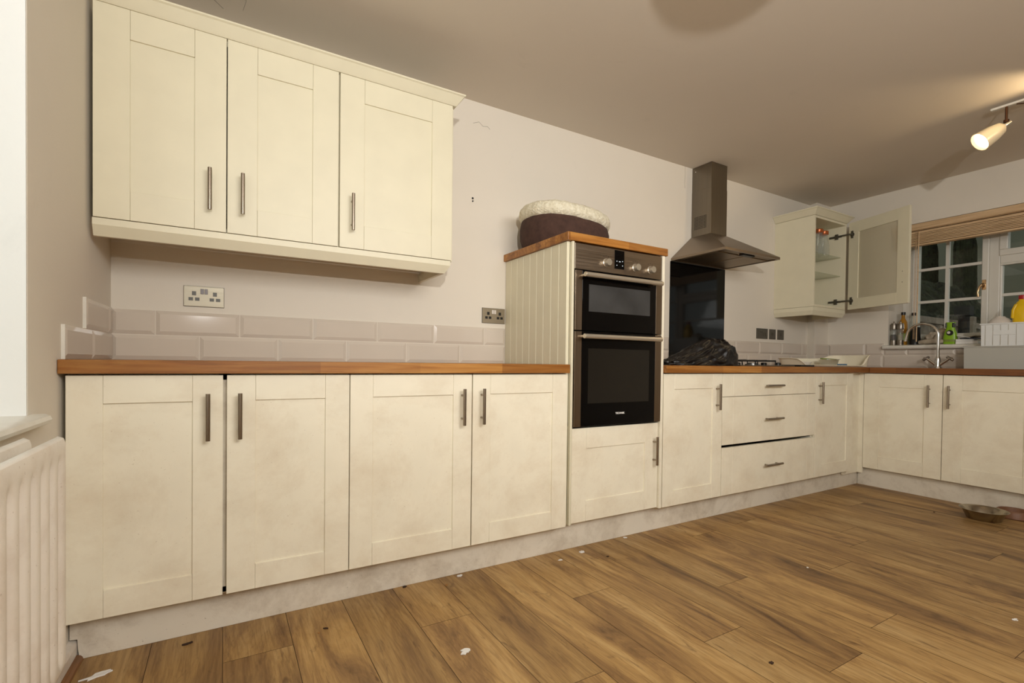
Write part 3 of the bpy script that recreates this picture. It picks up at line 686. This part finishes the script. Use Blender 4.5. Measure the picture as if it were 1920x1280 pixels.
# ------------------------------------------------------------------ radiator
RD = thing('radiator', 'white double-panel radiator under the left window', 'radiator', (0, -1.06, .245))
def rad_panel(parent, xf, name, y1=0.0, L=1.2):
    """fluted panel facing +x, its near end at y=y1 running toward -y"""
    mb = MB(); P = .054; nx = 9; H = .505
    zs = [0, .010, .022, .035, .05, .08, .42, .448, .462, .474, .49, .500, .505]
    amp = [0, 0, 0, .3, .8, 1, 1, .8, .3, 0, 0, 0, 0]; back = [.012, .003, 0, 0, 0, 0, 0, 0, 0, 0, 0, .003, .014]
    N = int(L / P) * 8; rows = []
    for z, a, bk in zip(zs, amp, back):
        row = []
        for i in range(N + 1):
            u = i / 8.0; y = y1 - .022 - i * P / 8
            s = .5 - .5 * math.cos(2 * PI * u); s = s ** 2.2
            row.append(mb.bm.verts.new((xf - bk - a * .011 * s, y, z)))
        rows.append([mb.bm.verts.new((xf - .014, y1, z)), mb.bm.verts.new((xf - bk - .002, y1 - .004, z)), mb.bm.verts.new((xf - bk, y1 - .014, z))] + row)
    for a, b in zip(rows[:-1], rows[1:]):
        for i in range(len(a) - 1): mb.bm.faces.new((a[i], a[i + 1], b[i + 1], b[i]))
    o = mb.build(name, M_rad, parent, smooth=True)
    sf = o.modifiers.new('s', 'SOLIDIFY'); sf.thickness = .008; sf.offset = -1
    return o
rad_panel(RD, .104, 'front_panel'); rad_panel(RD, .050, 'rear_panel')
MB().box(.052, .092, -1.15, -.03, .03, .035).box(.052, .092, -1.15, -.03, .46, .465).build('convector_fins', M_rad, RD)
for y in (-.2, -1.0): box1('wall_bracket', M_rad, RD, -.025, .045, y - .015, y + .015, .10, .42)

# ------------------------------------------------------------------ kitchen window
WD = struct('window_1', MB().box(5.40, 5.455, OY1, OY0, OZ0 + .004, OZ0 + .06).box(5.40, 5.455, OY1, OY0, OZ1 - .06, OZ1).box(5.40, 5.455, OY0 - .068, OY0, OZ0 + .06, OZ1 - .06)
            .box(5.40, 5.455, OY1, OY1 + .068, OZ0 + .06, OZ1 - .06).box(5.40, 5.455, -1.125, -1.067, OZ0 + .06, OZ1 - .06).box(5.40, 5.455, -1.84, -1.782, OZ0 + .06, OZ1 - .06)
            .box(5.40, 5.455, -1.782, -1.125, 1.695, 1.755), M_upvc, bevel=.004)
def sash(y0, y1, z0, z1, f, bars_y, bars_z, x=5.388, name='casement'):
    mb = MB().box(x, 5.45, y0, y1, z0, z0 + f).box(x, 5.45, y0, y1, z1 - f, z1).box(x, 5.45, y0, y0 + f, z0 + f, z1 - f).box(x, 5.45, y1 - f, y1, z0 + f, z1 - f)
    s = mb.build(name, M_upvc, WD, bevel=.005)
    mb = MB()
    for b in bars_y: mb.box(x + .008, 5.425, b - .0105, b + .0105, z0 + f, z1 - f)
    for b in bars_z: mb.box(x + .009, 5.424, y0 + f, y1 - f, b - .0105, b + .0105)
    if bars_y or bars_z: mb.build('glazing_bars', M_upvc, s)
    MB().box(x + .02, x + .024, y0 + f, y1 - f, z0 + f, z1 - f).build('pane', M_glass, s)
    return s
c1 = sash(-1.068, -.598, OZ0 + .058, OZ1 - .058, .040, [-.822], [1.453, 1.718])
sash(-1.785, -1.122, OZ0 + .058, 1.698, .016, [], [1.462], 5.405, 'fixed_light'); sash(-1.785, -1.122, 1.752, OZ1 - .055, .045, [], [], name='fanlight')
sash(-2.30, -1.838, OZ0 + .058, OZ1 - .058, .040, [-2.07], [1.453, 1.718])
mb = MB(); mb.box(5.380, 5.388, -1.056, -1.034, 1.51, 1.585).tube([(5.384, -1.045, 1.55), (5.362, -1.044, 1.55), (5.354, -1.038, 1.545), (5.354, -1.026, 1.525), (5.354, -1.018, 1.49), (5.354, -1.022, 1.455)], [.009, .010, .009, .008, .007, .007], 10)
mb.build('handle', M_brass, c1, smooth=True, bevel=.002)
# wooden venetian blind, drawn up
BL = thing('wooden_blind', 'pale wooden venetian blind drawn up at the kitchen window', 'blind', (5.19, -1.44, 1.88))
MB().box(-.045, -.030, -.90, .895, .122, .172).build('valance', M_blind, BL, bevel=.004)
MB().box(-.028, .03, -.90, .895, .12, .170).build('head_rail', M_blind, BL)
sl = MB()
for i in range(7):
    z = .018 + i * .0112; dx = random.uniform(-.002, .002); sl.box(-.026 + dx, .024 + dx, -.895, .89, z, z + .0078)
sl.build('slats', M_blind, BL)
MB().box(-.027, .025, -.895, .89, 0, .014).build('bottom_rail', M_blind, BL, bevel=.003)
MB().box(-.022, .02, -.895, .89, .097, .1145).build('top_slat', M_blind, BL)
for y in (.735, .742): MB().tube([(-.030, y, .11), (-.030, y + .001, -.35), (-.030, y + .002, -.74)], .0013, 5).build('pull_cord', M_blind, BL)
MB().tube([(-.034, .720, .11), (-.034, .721, -.76)], .0042, 8).build('tilt_wand', M_blind, BL)

# ------------------------------------------------------------------ outside (dusk garden)
tag(MB().box(5.5, 22, -14, 12, -.35, -.3).build('garden_ground', M_grass, None), None, None, kind='structure')
FN = thing('garden_fence', 'weathered board fence running away outside the window', 'fence', (6.0, -.30, -.3))
for i in range(4): MB().box(i * 1.5, i * 1.5 + .09, -.08, .03, 0, 1.72 + (.06 if i else 0)).build('fence_post', M_fence, FN, bevel=.004)
for i in range(3):
    m = MB(); x0 = i * 1.5 + .09
    for k in range(13): m.box(x0 + k * .108, x0 + k * .108 + .104, .0, .018, .05, 1.66)
    m.build('fence_boards', M_fence, FN)
    MB().box(x0, x0 + 1.41, -.05, .03, 1.66, 1.72).build('fence_rail', M_fence, FN); MB().box(x0, x0 + 1.41, -.04, 0, .9, .97).build('fence_rail', M_fence, FN)
    MB().tube([(x0 + .1, -.03, .95), (x0 + .7, -.03, 1.64)], .022, 6).build('fence_brace', M_fence, FN)
def blob(name, label, c, r, n, mat, cat='hedge'):
    mb = MB(); bm = mb.bm
    bmesh.ops.create_icosphere(bm, subdivisions=5, radius=1)
    for v in bm.verts:
        k = 1 + .16 * noise3(v.co, 2.5) + .10 * noise3(v.co, 7) + .07 * noise3(v.co, 16)
        v.co = Vector((v.co.x * r[0] * k, v.co.y * r[1] * k, v.co.z * r[2] * k))
    o = mb.build(name, mat, None, loc=c); tag(o, label, cat); return o
blob('hedge_bush', 'dark evergreen bush rising behind the garden fence', (9.0, .42, .95), (2.4, .5, 1.05), 0, M_hedge, 'bush')
for px_, lab in ((1.74, 'dark columnar conifer left of its twin, nearest the blind cord'), (1.17, 'dark columnar conifer right of its twin, nearer the window handle')):
    blob('conifer', lab, (12.4, px_, 1.9), (.3, .15, 2.6), 0, M_hedge, 'tree')
HS = thing('neighbouring_house', 'pale green-grey rendered house beyond the garden fence', 'house', (13.4, 3.4, -.3))
MB().box(0, 5, -4.9, 3, 0, 5.2).build('wall', M_render, HS)
MB().prism([(-.3, -5.2, 5.2), (-.3, 3.3, 5.2), (-.3, -1, 7.4)], (0, 0, 0), (5.6, 0, 0)).build('roof', M_slate, HS)
for y in (-1.0, .5, 1.8): 
    f = MB().box(-.04, .02, y, y + .6, 1.6, 3.0).build('window_frame', M_upvc, HS); MB().box(-.05, -.03, y + .06, y + .54, 1.66, 2.94).build('pane', M_blackg, f)
DP = thing('drainpipe', 'dark blue-grey downpipe standing at the garden fence', 'pipe', (7.0, -.45, -.3))
MB().cyl((0, 0, 0), (0, 0, 1.75), .045).build('pipe', M_slate, DP); MB().box(-.06, .06, -.06, .06, 1.75, 1.85).build('hopper', M_slate, DP)

# ------------------------------------------------------------------ window sill things
SZ = 1.0945
def mill(x, y, label, fill):
    t = thing('spice_mill', label, 'mill', (x, y, SZ), group='glass and steel mills on the sill')
    MB().lathe([(.019, 0), (.020, .004), (.020, .040), (.018, .042)], (0, 0, 0), (0, 0, 1), 20).build('steel_base', M_steelv, t, smooth=True)
    MB().lathe([(.0165, .042), (.0165, .088)], (0, 0, 0), (0, 0, 1), 20).build('filling', fill, t, smooth=True)
    MB().lathe([(.019, .042), (.019, .13)], (0, 0, 0), (0, 0, 1), 20, cap=False).build('glass_tube', M_jar, t, smooth=True)
    MB().lathe([(.020, .13), (.021, .134), (.021, .172), (.018, .178), (.006, .180), (.0055, .186), (.007, .190), (.004, .195)], (0, 0, 0), (0, 0, 1), 20).build('steel_cap', M_steelv, t, smooth=True)
mill(5.165, -.565, 'leftmost glass and steel spice mill on the window sill', M_pepper)
mill(5.165, -.611, 'glass and steel mill with pale filling, second from the left on the sill', M_salt)
def bottle(x, y, h, label, body, lab):
    t = thing('oil_bottle', label, 'bottle', (x, y, SZ), group='oil bottles on the sill')
    MB().lathe([(.028, 0), (.030, .004), (.031, h * .60), (.027, h * .71), (.013, h * .82), (.012, h * .93)], (0, 0, 0), (0, 0, 1), 22).build('glass_body', body, t, smooth=True)
    MB().lathe([(.0306, h * .15), (.0306, h * .48)], (0, 0, 0), (0, 0, 1), 22, cap=False).build('bottle_label', lab, t, smooth=True)
    MB().lathe([(.0155, h * .92), (.0155, h), (.014, h * 1.005)], (0, 0, 0), (0, 0, 1), 16).build('cap', M_blackp, t, smooth=True)
    return t
bottle(5.245, -.597, .272, 'amber oil bottle with black cap behind the spice mills', M_oil, M_olive)
bottle(5.33, -.637, .27, 'clear-topped oil bottle with black cap, right of the amber one', M_jar, M_olive)
tag(MB().lathe([(.034, 0), (.036, .01), (.031, .125), (.034, .134), (.034, .142), (.030, .144)], (0, 0, 0), (0, 0, 1), 20).build('black_canister', M_blackp, None, smooth=True, loc=(5.215, -.690, SZ)), 'squat black canister behind the tap spout on the sill', 'canister')
# crumpled cloth
mb = MB(); bm = mb.bm; bmesh.ops.create_icosphere(bm, subdivisions=5, radius=1)
for v in bm.verts:
    x, y, z = v.co; k = 1 + .35 * noise3((x, y, z), 1.8) + .2 * noise3((x, y, z), 4.5)
    v.co = Vector((x * .07 * k, y * .100 * k, max(z, -.02) * (.12 + .03 * max(0, y)) * k + .0))
    if v.co.z < 0: v.co.z = 0
CL = mb.build('dishcloth', M_cloth, None, loc=(5.27, -.84, SZ + .0005)); [setattr(p, 'use_smooth', True) for p in CL.data.polygons]
tag(CL, 'crumpled grey dishcloth heaped on the sill behind the tap', 'cloth')
mb = MB(); mb.tube([(5.165, -.735, 1.113), (5.160, -.78, 1.118), (5.158, -.84, 1.122), (5.165, -.885, 1.117)], [.015, .019, .019, .014], 12)
tag(mb.build('rolled_cloth', M_cloth, None, smooth=True), 'rolled beige cloth in front of the grey heap on the sill', 'cloth')
# green bottle
GB = thing('spray_bottle', 'lime green squeeze bottle with black badge on the sill', 'bottle', (5.165, -.925, SZ), 0)
def rr(w_, d_, z, n=28, e=.7): return [(w_ * math.copysign(abs(math.cos(2 * PI * i / n)) ** e, math.cos(2 * PI * i / n)), d_ * math.copysign(abs(math.sin(2 * PI * i / n)) ** e, math.sin(2 * PI * i / n)), z) for i in range(n)]
MB().rings([rr(.020, .038, 0), rr(.022, .041, .005), rr(.022, .041, .05), rr(.021, .036, .085), rr(.017, .026, .115), rr(.016, .025, .14), rr(.017, .028, .165)]).build('bottle_body', M_green, GB, smooth=True)
MB().rings([rr(.0225, .0415, .018), rr(.0225, .0415, .036)], cap=False).build('pale_band', M_olive, GB, smooth=True)
MB().lathe([(.021, 0), (.021, .0015)], (-.0205, -.002, .085), (-1, 0, 0), 20).build('badge', M_blackp, GB)
MB().lathe([(.010, 0), (.010, .001)], (-.0222, .004, .087), (-1, 0, 0), 16).build('badge_centre', M_porc, GB)
MB().box(-.019, .019, -.026, -.013, .125, .16).box(-.019, .019, .018, .027, .125, .16).build('grip_cutout', M_blackp, GB, bevel=.003)
# papers and books
def slab(name, label, cat, x, y, z, sx, sy, sz, rz, mat, cover=None, tilt=0):
    o = MB().box(-sx / 2, sx / 2, -sy / 2, sy / 2, 0, sz).build(name, mat, None, bevel=.001, loc=(x, y, z), rz=rz); o.rotation_euler[0] = tilt
    return tag(o, label, cat)
slab('book', 'white-edged book, bottom of the pile right of the green bottle', 'book', 5.185, -1.03, SZ, .12, .125, .020, .0, M_paper)
slab('book', 'thinner pale book lying second in the pile on the sill', 'book', 5.185, -1.012, SZ + .0205, .11, .10, .014, .1, M_paper)
slab('notebook', 'dark blue notebook near the top of the sill pile', 'book', 5.18, -1.04, SZ + .035, .12, .085, .008, -.15, plain('navy_cover', rgb(28, 36, 46), .4))
slab('leaflet', 'pale leaflet lying askew on top of the sill pile', 'leaflet', 5.17, -1.0, SZ + .050, .10, .075, .004, .25, M_paper, tilt=.22)
slab('envelope', 'beige envelope on the right of the sill pile', 'envelope', 5.18, -1.06, SZ + .050, .10, .07, .006, -.3, M_cloth, tilt=-.16)

# ------------------------------------------------------------------ tap
TP = thing('mixer_tap', 'chrome swan-neck mixer tap with two cross levers under the window', 'tap', (4.99, -.911, .912))
MB().lathe([(.026, 0), (.026, .006), (.019, .012), (.017, .06), (.015, .075), (.0125, .085)], (0, 0, 0), (0, 0, 1), 24).build('tap_body', M_chrome, TP, smooth=True)
pts = [(0, 0, .08), (0, 0, .16), (0, 0, .235)] + [(0, .097 - .097 * math.cos(t_), .238 + .097 * math.sin(t_)) for t_ in [i * PI / 16 for i in range(1, 15)]]
pts += [(0, .194 + .006, .205)]
MB().tube(pts, .0095, 16).build('spout', M_chrome, TP, smooth=True)
for s in (-1, 1):
    lv = MB(); lv.cyl((0, s * .008, .022), (0, s * .066, .072), .010, 14, r2=.0085); lv.build('lever_arm', M_chrome, TP, smooth=True)
    MB().cyl((0, s * .052, .085), (0, s * .088, .058), 0.009, 12).cyl((-.03, s * .070, .073), (.03, s * .070, .073), .008, 12).build('cross_handle', M_steelv, TP, smooth=True)

# ------------------------------------------------------------------ plastic boxes at the right, bowl and jug on them
def tub(name, label, loc, w_, d_, h_, mat, ribs=0, lid=None):
    t = thing(name, label, 'plastic box', loc); e = .006
    def rc(k, z): return [(-k * 0 + 0 - 0 + (0 if a == 0 else d_) + (k if a == 0 else -k), (-w_ if b else 0) + (k if b else -k), z) for a, b in ((0, 0), (1, 0), (1, 1), (0, 1))]
    mb = MB(); mb.rings([rc(e * .3, 0), rc(.0, h_)], cap=False); q = [mb.bm.verts.new(p) for p in rc(e * .3, 0)]; mb.bm.faces.new(q)
    b = mb.build('tub_wall', mat, t); s = b.modifiers.new('s', 'SOLIDIFY'); s.thickness = .002
    rim = MB(); rim.box(-.006, d_ + .006, -w_ - .006, .006, h_ - .004, h_ + .006)
    if lid: rim.build('lid', lid, t, bevel=.002)
    else:
        rim.bm.free(); rim = MB()
        for a in ((-.005, .003, -w_, .0), (d_ - .003, d_ + .005, -w_, .0), (-.005, d_ + .005, -.003, .005), (-.005, d_ + .005, -w_ - .005, -w_ + .003)): rim.box(*a, h_ - .003, h_ + .003)
        rim.build('rim', mat, t, bevel=.001)
    if ribs:
        rb = MB()
        for i in range(ribs): rb.box(-.0015, .002, -(i + .6) * w_ / ribs - .0007, -(i + .6) * w_ / ribs + .0007, .005, h_ - .006)
        rb.build('ribs', M_plate, t)
        MB().box(-.003, -.0005, -w_ * .50, -w_ * .18, h_ * .50, h_ * .70).build('pull_grip', mat, t, bevel=.003)
    return t
tub('storage_box', 'cloudy plastic storage box standing on the worktop right of the tap', (4.925, -1.075, .912), .42, .16, .150, M_tub, lid=M_tub)
tub('stacking_box', 'clear ribbed plastic drawer stacked on the cloudy storage box', (4.925, -1.162, 1.0685), .34, .165, .148, M_tub2, ribs=9, lid=M_tub2)
TZ = 1.2235
t = MB().lathe([(.062, 0), (.060, .008), (.045, .030), (.026, .042), (.024, .047)], (0, 0, 0), (0, 0, 1), 28).build('china_bowl', M_porc, None, smooth=True, loc=(5.01, -1.235, TZ)); tag(t, 'white china bowl upturned on the clear plastic drawer', 'bowl')
JG = thing('plastic_jug', 'yellow plastic jug bottle with red cap at the right edge, above the drawer', 'jug', (5.0, -1.347, TZ))
def oval2(w_, d_, z): return rr(d_, w_, z, 24, .6)
MB().rings([oval2(.043, .045, 0), oval2(.046, .047, .006), oval2(.046, .047, .075), oval2(.040, .040, .105), oval2(.030, .026, .135), oval2(.020, .020, .145), oval2(.020, .020, .155)]).build('jug_body', M_yellow, JG, smooth=True)
MB().tube([(-.035, .040, .03), (-.045, .036, .08), (-.035, .024, .118)], .010, 10).build('jug_handle', M_yellow, JG, smooth=True)
MB().lathe([(.024, .153), (.024, .178), (.020, .181)], (0, 0, 0), (0, 0, 1), 18).build('cap', M_red, JG, smooth=True)

# ------------------------------------------------------------------ ivory tray in the corner with bowl, scoop, sponge
TY = thing('plastic_tray', 'ivory plastic tray with a dipped front in the worktop corner', 'tray', (4.43, -.40, .9125), math.atan2(-.17, .62))
n = 96; L_, D_ = .325, .17
def th(t_):   # wall height round the tray, 0 = +x (right)
    c, s_ = math.cos(t_), math.sin(t_)
    h = .062
    h += .030 / (1 + math.exp(-(c - .35) * 12))
    if s_ < 0: h -= .060 * (1 / (1 + math.exp((c - .42) * 14))) * (1 / (1 + math.exp(-(c + .93) * 22))) * min(1, -s_ * 4)
    return max(.010, h)
def trr(k, zf): 
    out = []
    for i in range(n):
        t_ = 2 * PI * i / n; c, s_ = math.cos(t_), math.sin(t_); e = .42
        out.append((L_ * k * math.copysign(abs(c) ** e, c), D_ * k * math.copysign(abs(s_) ** e, s_), zf(t_)))
    return out
MB().rings([trr(.90, lambda t: 0), trr(.93, lambda t: .003), trr(.97, lambda t: th(t) * .9), trr(1.0, lambda t: th(t)), trr(.985, lambda t: th(t) + .003), trr(.95, lambda t: th(t) * .92), trr(.90, lambda t: .007), trr(.84, lambda t: .005)]).build('tray_shell', M_trayp, TY, smooth=True)
t = MB().lathe([(.048, 0), (.052, .003), (.068, .048), (.078, .050), (.078, .052), (.066, .051), (.050, .006), (.02, .004)], (0, 0, 0), (0, 0, 1), 30).build('steel_bowl', M_chrome, None, smooth=True, loc=(4.445, -.43, .9185)); tag(t, 'small shiny steel bowl standing in the ivory tray', 'bowl')
t = MB().lathe([(.022, 0), (.030, .004), (.042, .028), (.043, .030), (.038, .028), (.02, .006)], (0, 0, 0), (0, 0, 1), 24).build('white_dish', M_porc, None, smooth=True, loc=(4.25, -.36, .9185)); tag(t, 'little white dish at the left end of the ivory tray', 'dish')
tag(MB().box(-.05, .05, -.035, .035, 0, .018).build('sponge', M_blue, None, bevel=.004, loc=(4.575, -.435, .9185), rz=-.3), 'blue sponge lying in the ivory tray beside the steel bowl', 'sponge')
tag(MB().tube([(4.47, -.36, .975), (4.56, -.385, .972), (4.63, -.40, .968)], .007, 8).build('yellow_handle_brush', M_olive, None, smooth=True), 'olive yellow brush handle sticking out across the ivory tray', 'brush')
tag(MB().box(3.80, 3.965, -.575, -.44, .9125, .9245).build('black_board', M_blackp, None, bevel=.001), 'flat black board on the worktop between hob and ivory tray', 'board')

# ------------------------------------------------------------------ dog bowls and floor litter
t = MB().lathe([(.074, 0), (.078, .003), (.100, .053), (.112, .058), (.113, .060), (.110, .061), (.098, .054), (.075, .006), (.03, .004)], (0, 0, 0), (0, 0, 1), 48).build('dog_bowl', plain('worn_bowl_steel', rgb(172, 164, 148), .24, 1.0, .1), None, smooth=True, loc=(4.40, -1.342, .0005)); tag(t, 'stainless steel dog bowl on the floor, nearer of the two', 'dog bowl')
t = MB().lathe([(.082, 0), (.085, .004), (.080, .040), (.074, .046), (.066, .046), (.062, .012), (.02, .010)], (0, 0, 0), (0, 0, 1), 40).build('dog_bowl', M_bowlb, None, smooth=True, loc=(4.622, -1.42, .0005)); tag(t, 'terracotta brown pet bowl against the kickboard behind the steel bowl', 'dog bowl')
def scrap(name, label, cat, x, y, s, mat, seed, h=.0012, ar=2.0, rz=0):
    rnd = random.Random(seed); n = 15; rd = [.38 + .75 * rnd.random() for i in range(n)]; pts = [(s * ar * .55 * rd[i] * math.cos(2 * PI * i / n), s * .6 * rd[i] * math.sin(2 * PI * i / n)) for i in range(n)]
    mb = MB(); mb.rings([[(a, b, 0) for a, b in pts], [(a * .98, b * .98, h + .0015 * rnd.random()) for a, b in pts]])
    tag(mb.build(name, mat, None, loc=(x, y, .0006), rz=rz), label, cat)
scrap('paper_scrap', 'largest torn white paper scrap, at the bottom left corner by the radiator', 'paper scrap', .082, -.645, .022, M_paper, 3, .003, 3.6, .3)
scrap('paper_scrap', 'torn white paper scrap alone in the middle foreground floor', 'paper scrap', 1.062, -1.052, .024, M_paper, 5, .002, 1.6, .2)
scrap('paper_scrap', 'small white scrap by the kickboard below the second base cupboard', 'paper scrap', 1.274, -.548, .012, M_paper, 6, .004, 2)
scrap('paper_scrap', 'small white scrap on the floor in front of the oven housing kickboard, left one', 'paper scrap', 1.756, -.617, .012, M_paper, 7, .002, 2.4)
scrap('paper_scrap', 'small folded white scrap right of its neighbour below the ovens', 'paper scrap', 1.905, -.592, .016, M_paper, 8, .006, 1.6)
scrap('paper_scrap', 'little white scrap touching the kickboard under the oven housing door', 'paper scrap', 2.234, -.545, .014, M_paper, 9, .003, 1.6)
scrap('paper_scrap', 'pale sliver on the right foreground floor', 'paper scrap', 2.90, -1.84, .012, M_paper, 10, .001, 2.5)
scrap('paper_scrap', 'tiny white speck on the floor below the drawers', 'paper scrap', 2.70, -1.22, .009, M_paper, 11, .001, 1.0)
scrap('wood_chip', 'dark brown chip by the kickboard at the far left', 'debris', .298, -.585, .009, M_chip, 12, .004, 3.5, .15)
scrap('wood_chip', 'dark brown flake on the plank below the first base cupboard', 'debris', .70, -.703, .007, M_chip, 13, .003, 2.6, -.5)
scrap('wood_chip', 'tan crumb beside the dark flake on the floor', 'debris', .675, -.72, .005, M_chipl, 14, .002, 1.2)
scrap('wood_chip', 'dark crumb against the kickboard near the middle cupboards', 'debris', 1.035, -.535, .012, M_chip, 15, .004, 1.2)
scrap('wood_chip', 'tan curl of wood beside the small white scrap', 'debris', 1.19, -.60, .010, M_chipl, 16, .002, 2.0, .8)
scrap('wood_chip', 'dark fleck on the floor near the bottom right of centre', 'debris', 1.86, -1.56, .012, M_chip, 17, .002, 1.4)
scrap('wood_chip', 'brown crumb on the floor in front of the oven housing', 'debris', 1.98, -.69, .008, M_chip, 18, .002, 2.0)
scrap('wood_chip', 'dark fleck on the bare floor left of the steel dog bowl', 'debris', 4.30, -1.14, .010, M_chip, 19, .002, 1.4)

# ------------------------------------------------------------------ ceiling spotlight bar and pendant
SP = thing('spotlight_bar', 'white ceiling spotlight bar with lit cone lamps over the window end', 'ceiling light', (4.05, -1.425, CZ))
MB().box(-.012, .012, -1.0, .0, -.030, -.018).build('bar', M_upvc, SP, bevel=.003)
MB().box(-.03, .03, -.62, -.42, -.018, 0).build('ceiling_plate', M_upvc, SP, bevel=.003)
MB().tube([(0, -.10, -.032), (.004, -.13, -.04), (0, -.2, -.036), (0, -.26, -.031)], .003, 6).build('flex', M_brassd, SP, smooth=True)
def spot_head(y, aim, real=True, e=6):
    piv = Vector((0, y, -.125)); d = Vector(aim).normalized()
    st_ = MB(); st_.cyl((0, y, -.03), (0, y, -.105), .006, 10).cyl((-.0, y, -.10), (0, y, -.115), .012, 12); h = st_.build('stem', M_brassd, SP, smooth=True)
    MB().cyl(piv - d * .02, piv + d * .018, .012, 14).build('collar', M_chrome, SP, smooth=True)
    sh = MB().lathe([(.014, .012), (.032, .03), (.043, .070), (.052, .142), (.050, .142), (.041, .070), (.030, .034), (.012, .02)], piv, d, 28).build('lamp_shade', M_shadew, SP, smooth=True)
    MB().lathe([(.012, .04), (.030, .07), (.045, .125), (.042, .130), (.010, .133)], piv, d, 20).build('bulb', M_bulb, sh, smooth=True)
    l = bpy.data.lights.new('spot_bulb_light', 'SPOT'); l.energy = e; l.color = (1.0, .74, .42); l.spot_size = math.radians(80 if real else 62); l.spot_blend = .8; l.shadow_soft_size = .03
    lo = bpy.data.objects.new('spot_bulb_light', l); C.objects.link(lo); lo.parent = SP
    p = piv + d * .150; lo.location = p; lo.rotation_euler = d.to_track_quat('-Z', 'Y').to_euler()
spot_head(-.062, (-.55, .55, -.55), True, 8)
spot_head(-.56, (-.36, .88, .14), False, 14)
PN = thing('pendant_shade', 'shallow dish pendant shade hanging from the ceiling just above the frame', 'pendant lamp', (1.495, -1.875, 2.10))
o = MB().lathe([(.06, -.012), (.15, -.004), (.182, .012), (.184, .018), (.178, .018)], (0, 0, 0), (0, 0, 1), 48, cap=True).build('dish_shade', M_fabsh, PN, smooth=True)
MB().cyl((0, 0, .016), (0, 0, CZ - 2.10), .004, 8).build('cord', M_upvc, PN)
MB().lathe([(.04, CZ - 2.10 - .02), (.045, CZ - 2.10 - .001)], (0, 0, 0), (0, 0, 1), 20).build('ceiling_rose', M_upvc, PN)
# ------------------------------------------------------------------ stepladder behind the photographer (seen in the oven glass)
LD = thing('stepladder', 'aluminium stepladder standing behind the camera', 'stepladder', (3.2, -3.1, 0), .5)
for s in (-1, 1):
    MB().tube([(s * .28, 0, .0), (s * .17, .28, 1.12)], .014, 8).build('front_leg', M_alu, LD); MB().tube([(s * .26, .60, .0), (s * .17, .30, 1.10)], .012, 8).build('rear_leg', M_alu, LD)
for k in range(4):
    z = .22 + k * .24; y = z / 1.12 * .28; wd = .28 - .11 * z / 1.12; box1('tread', M_alu, LD, -wd, wd, y - .04, y + .04, z, z + .025)
box1('top_platform', M_alu, LD, -.19, .19, .2, .38, 1.10, 1.13)
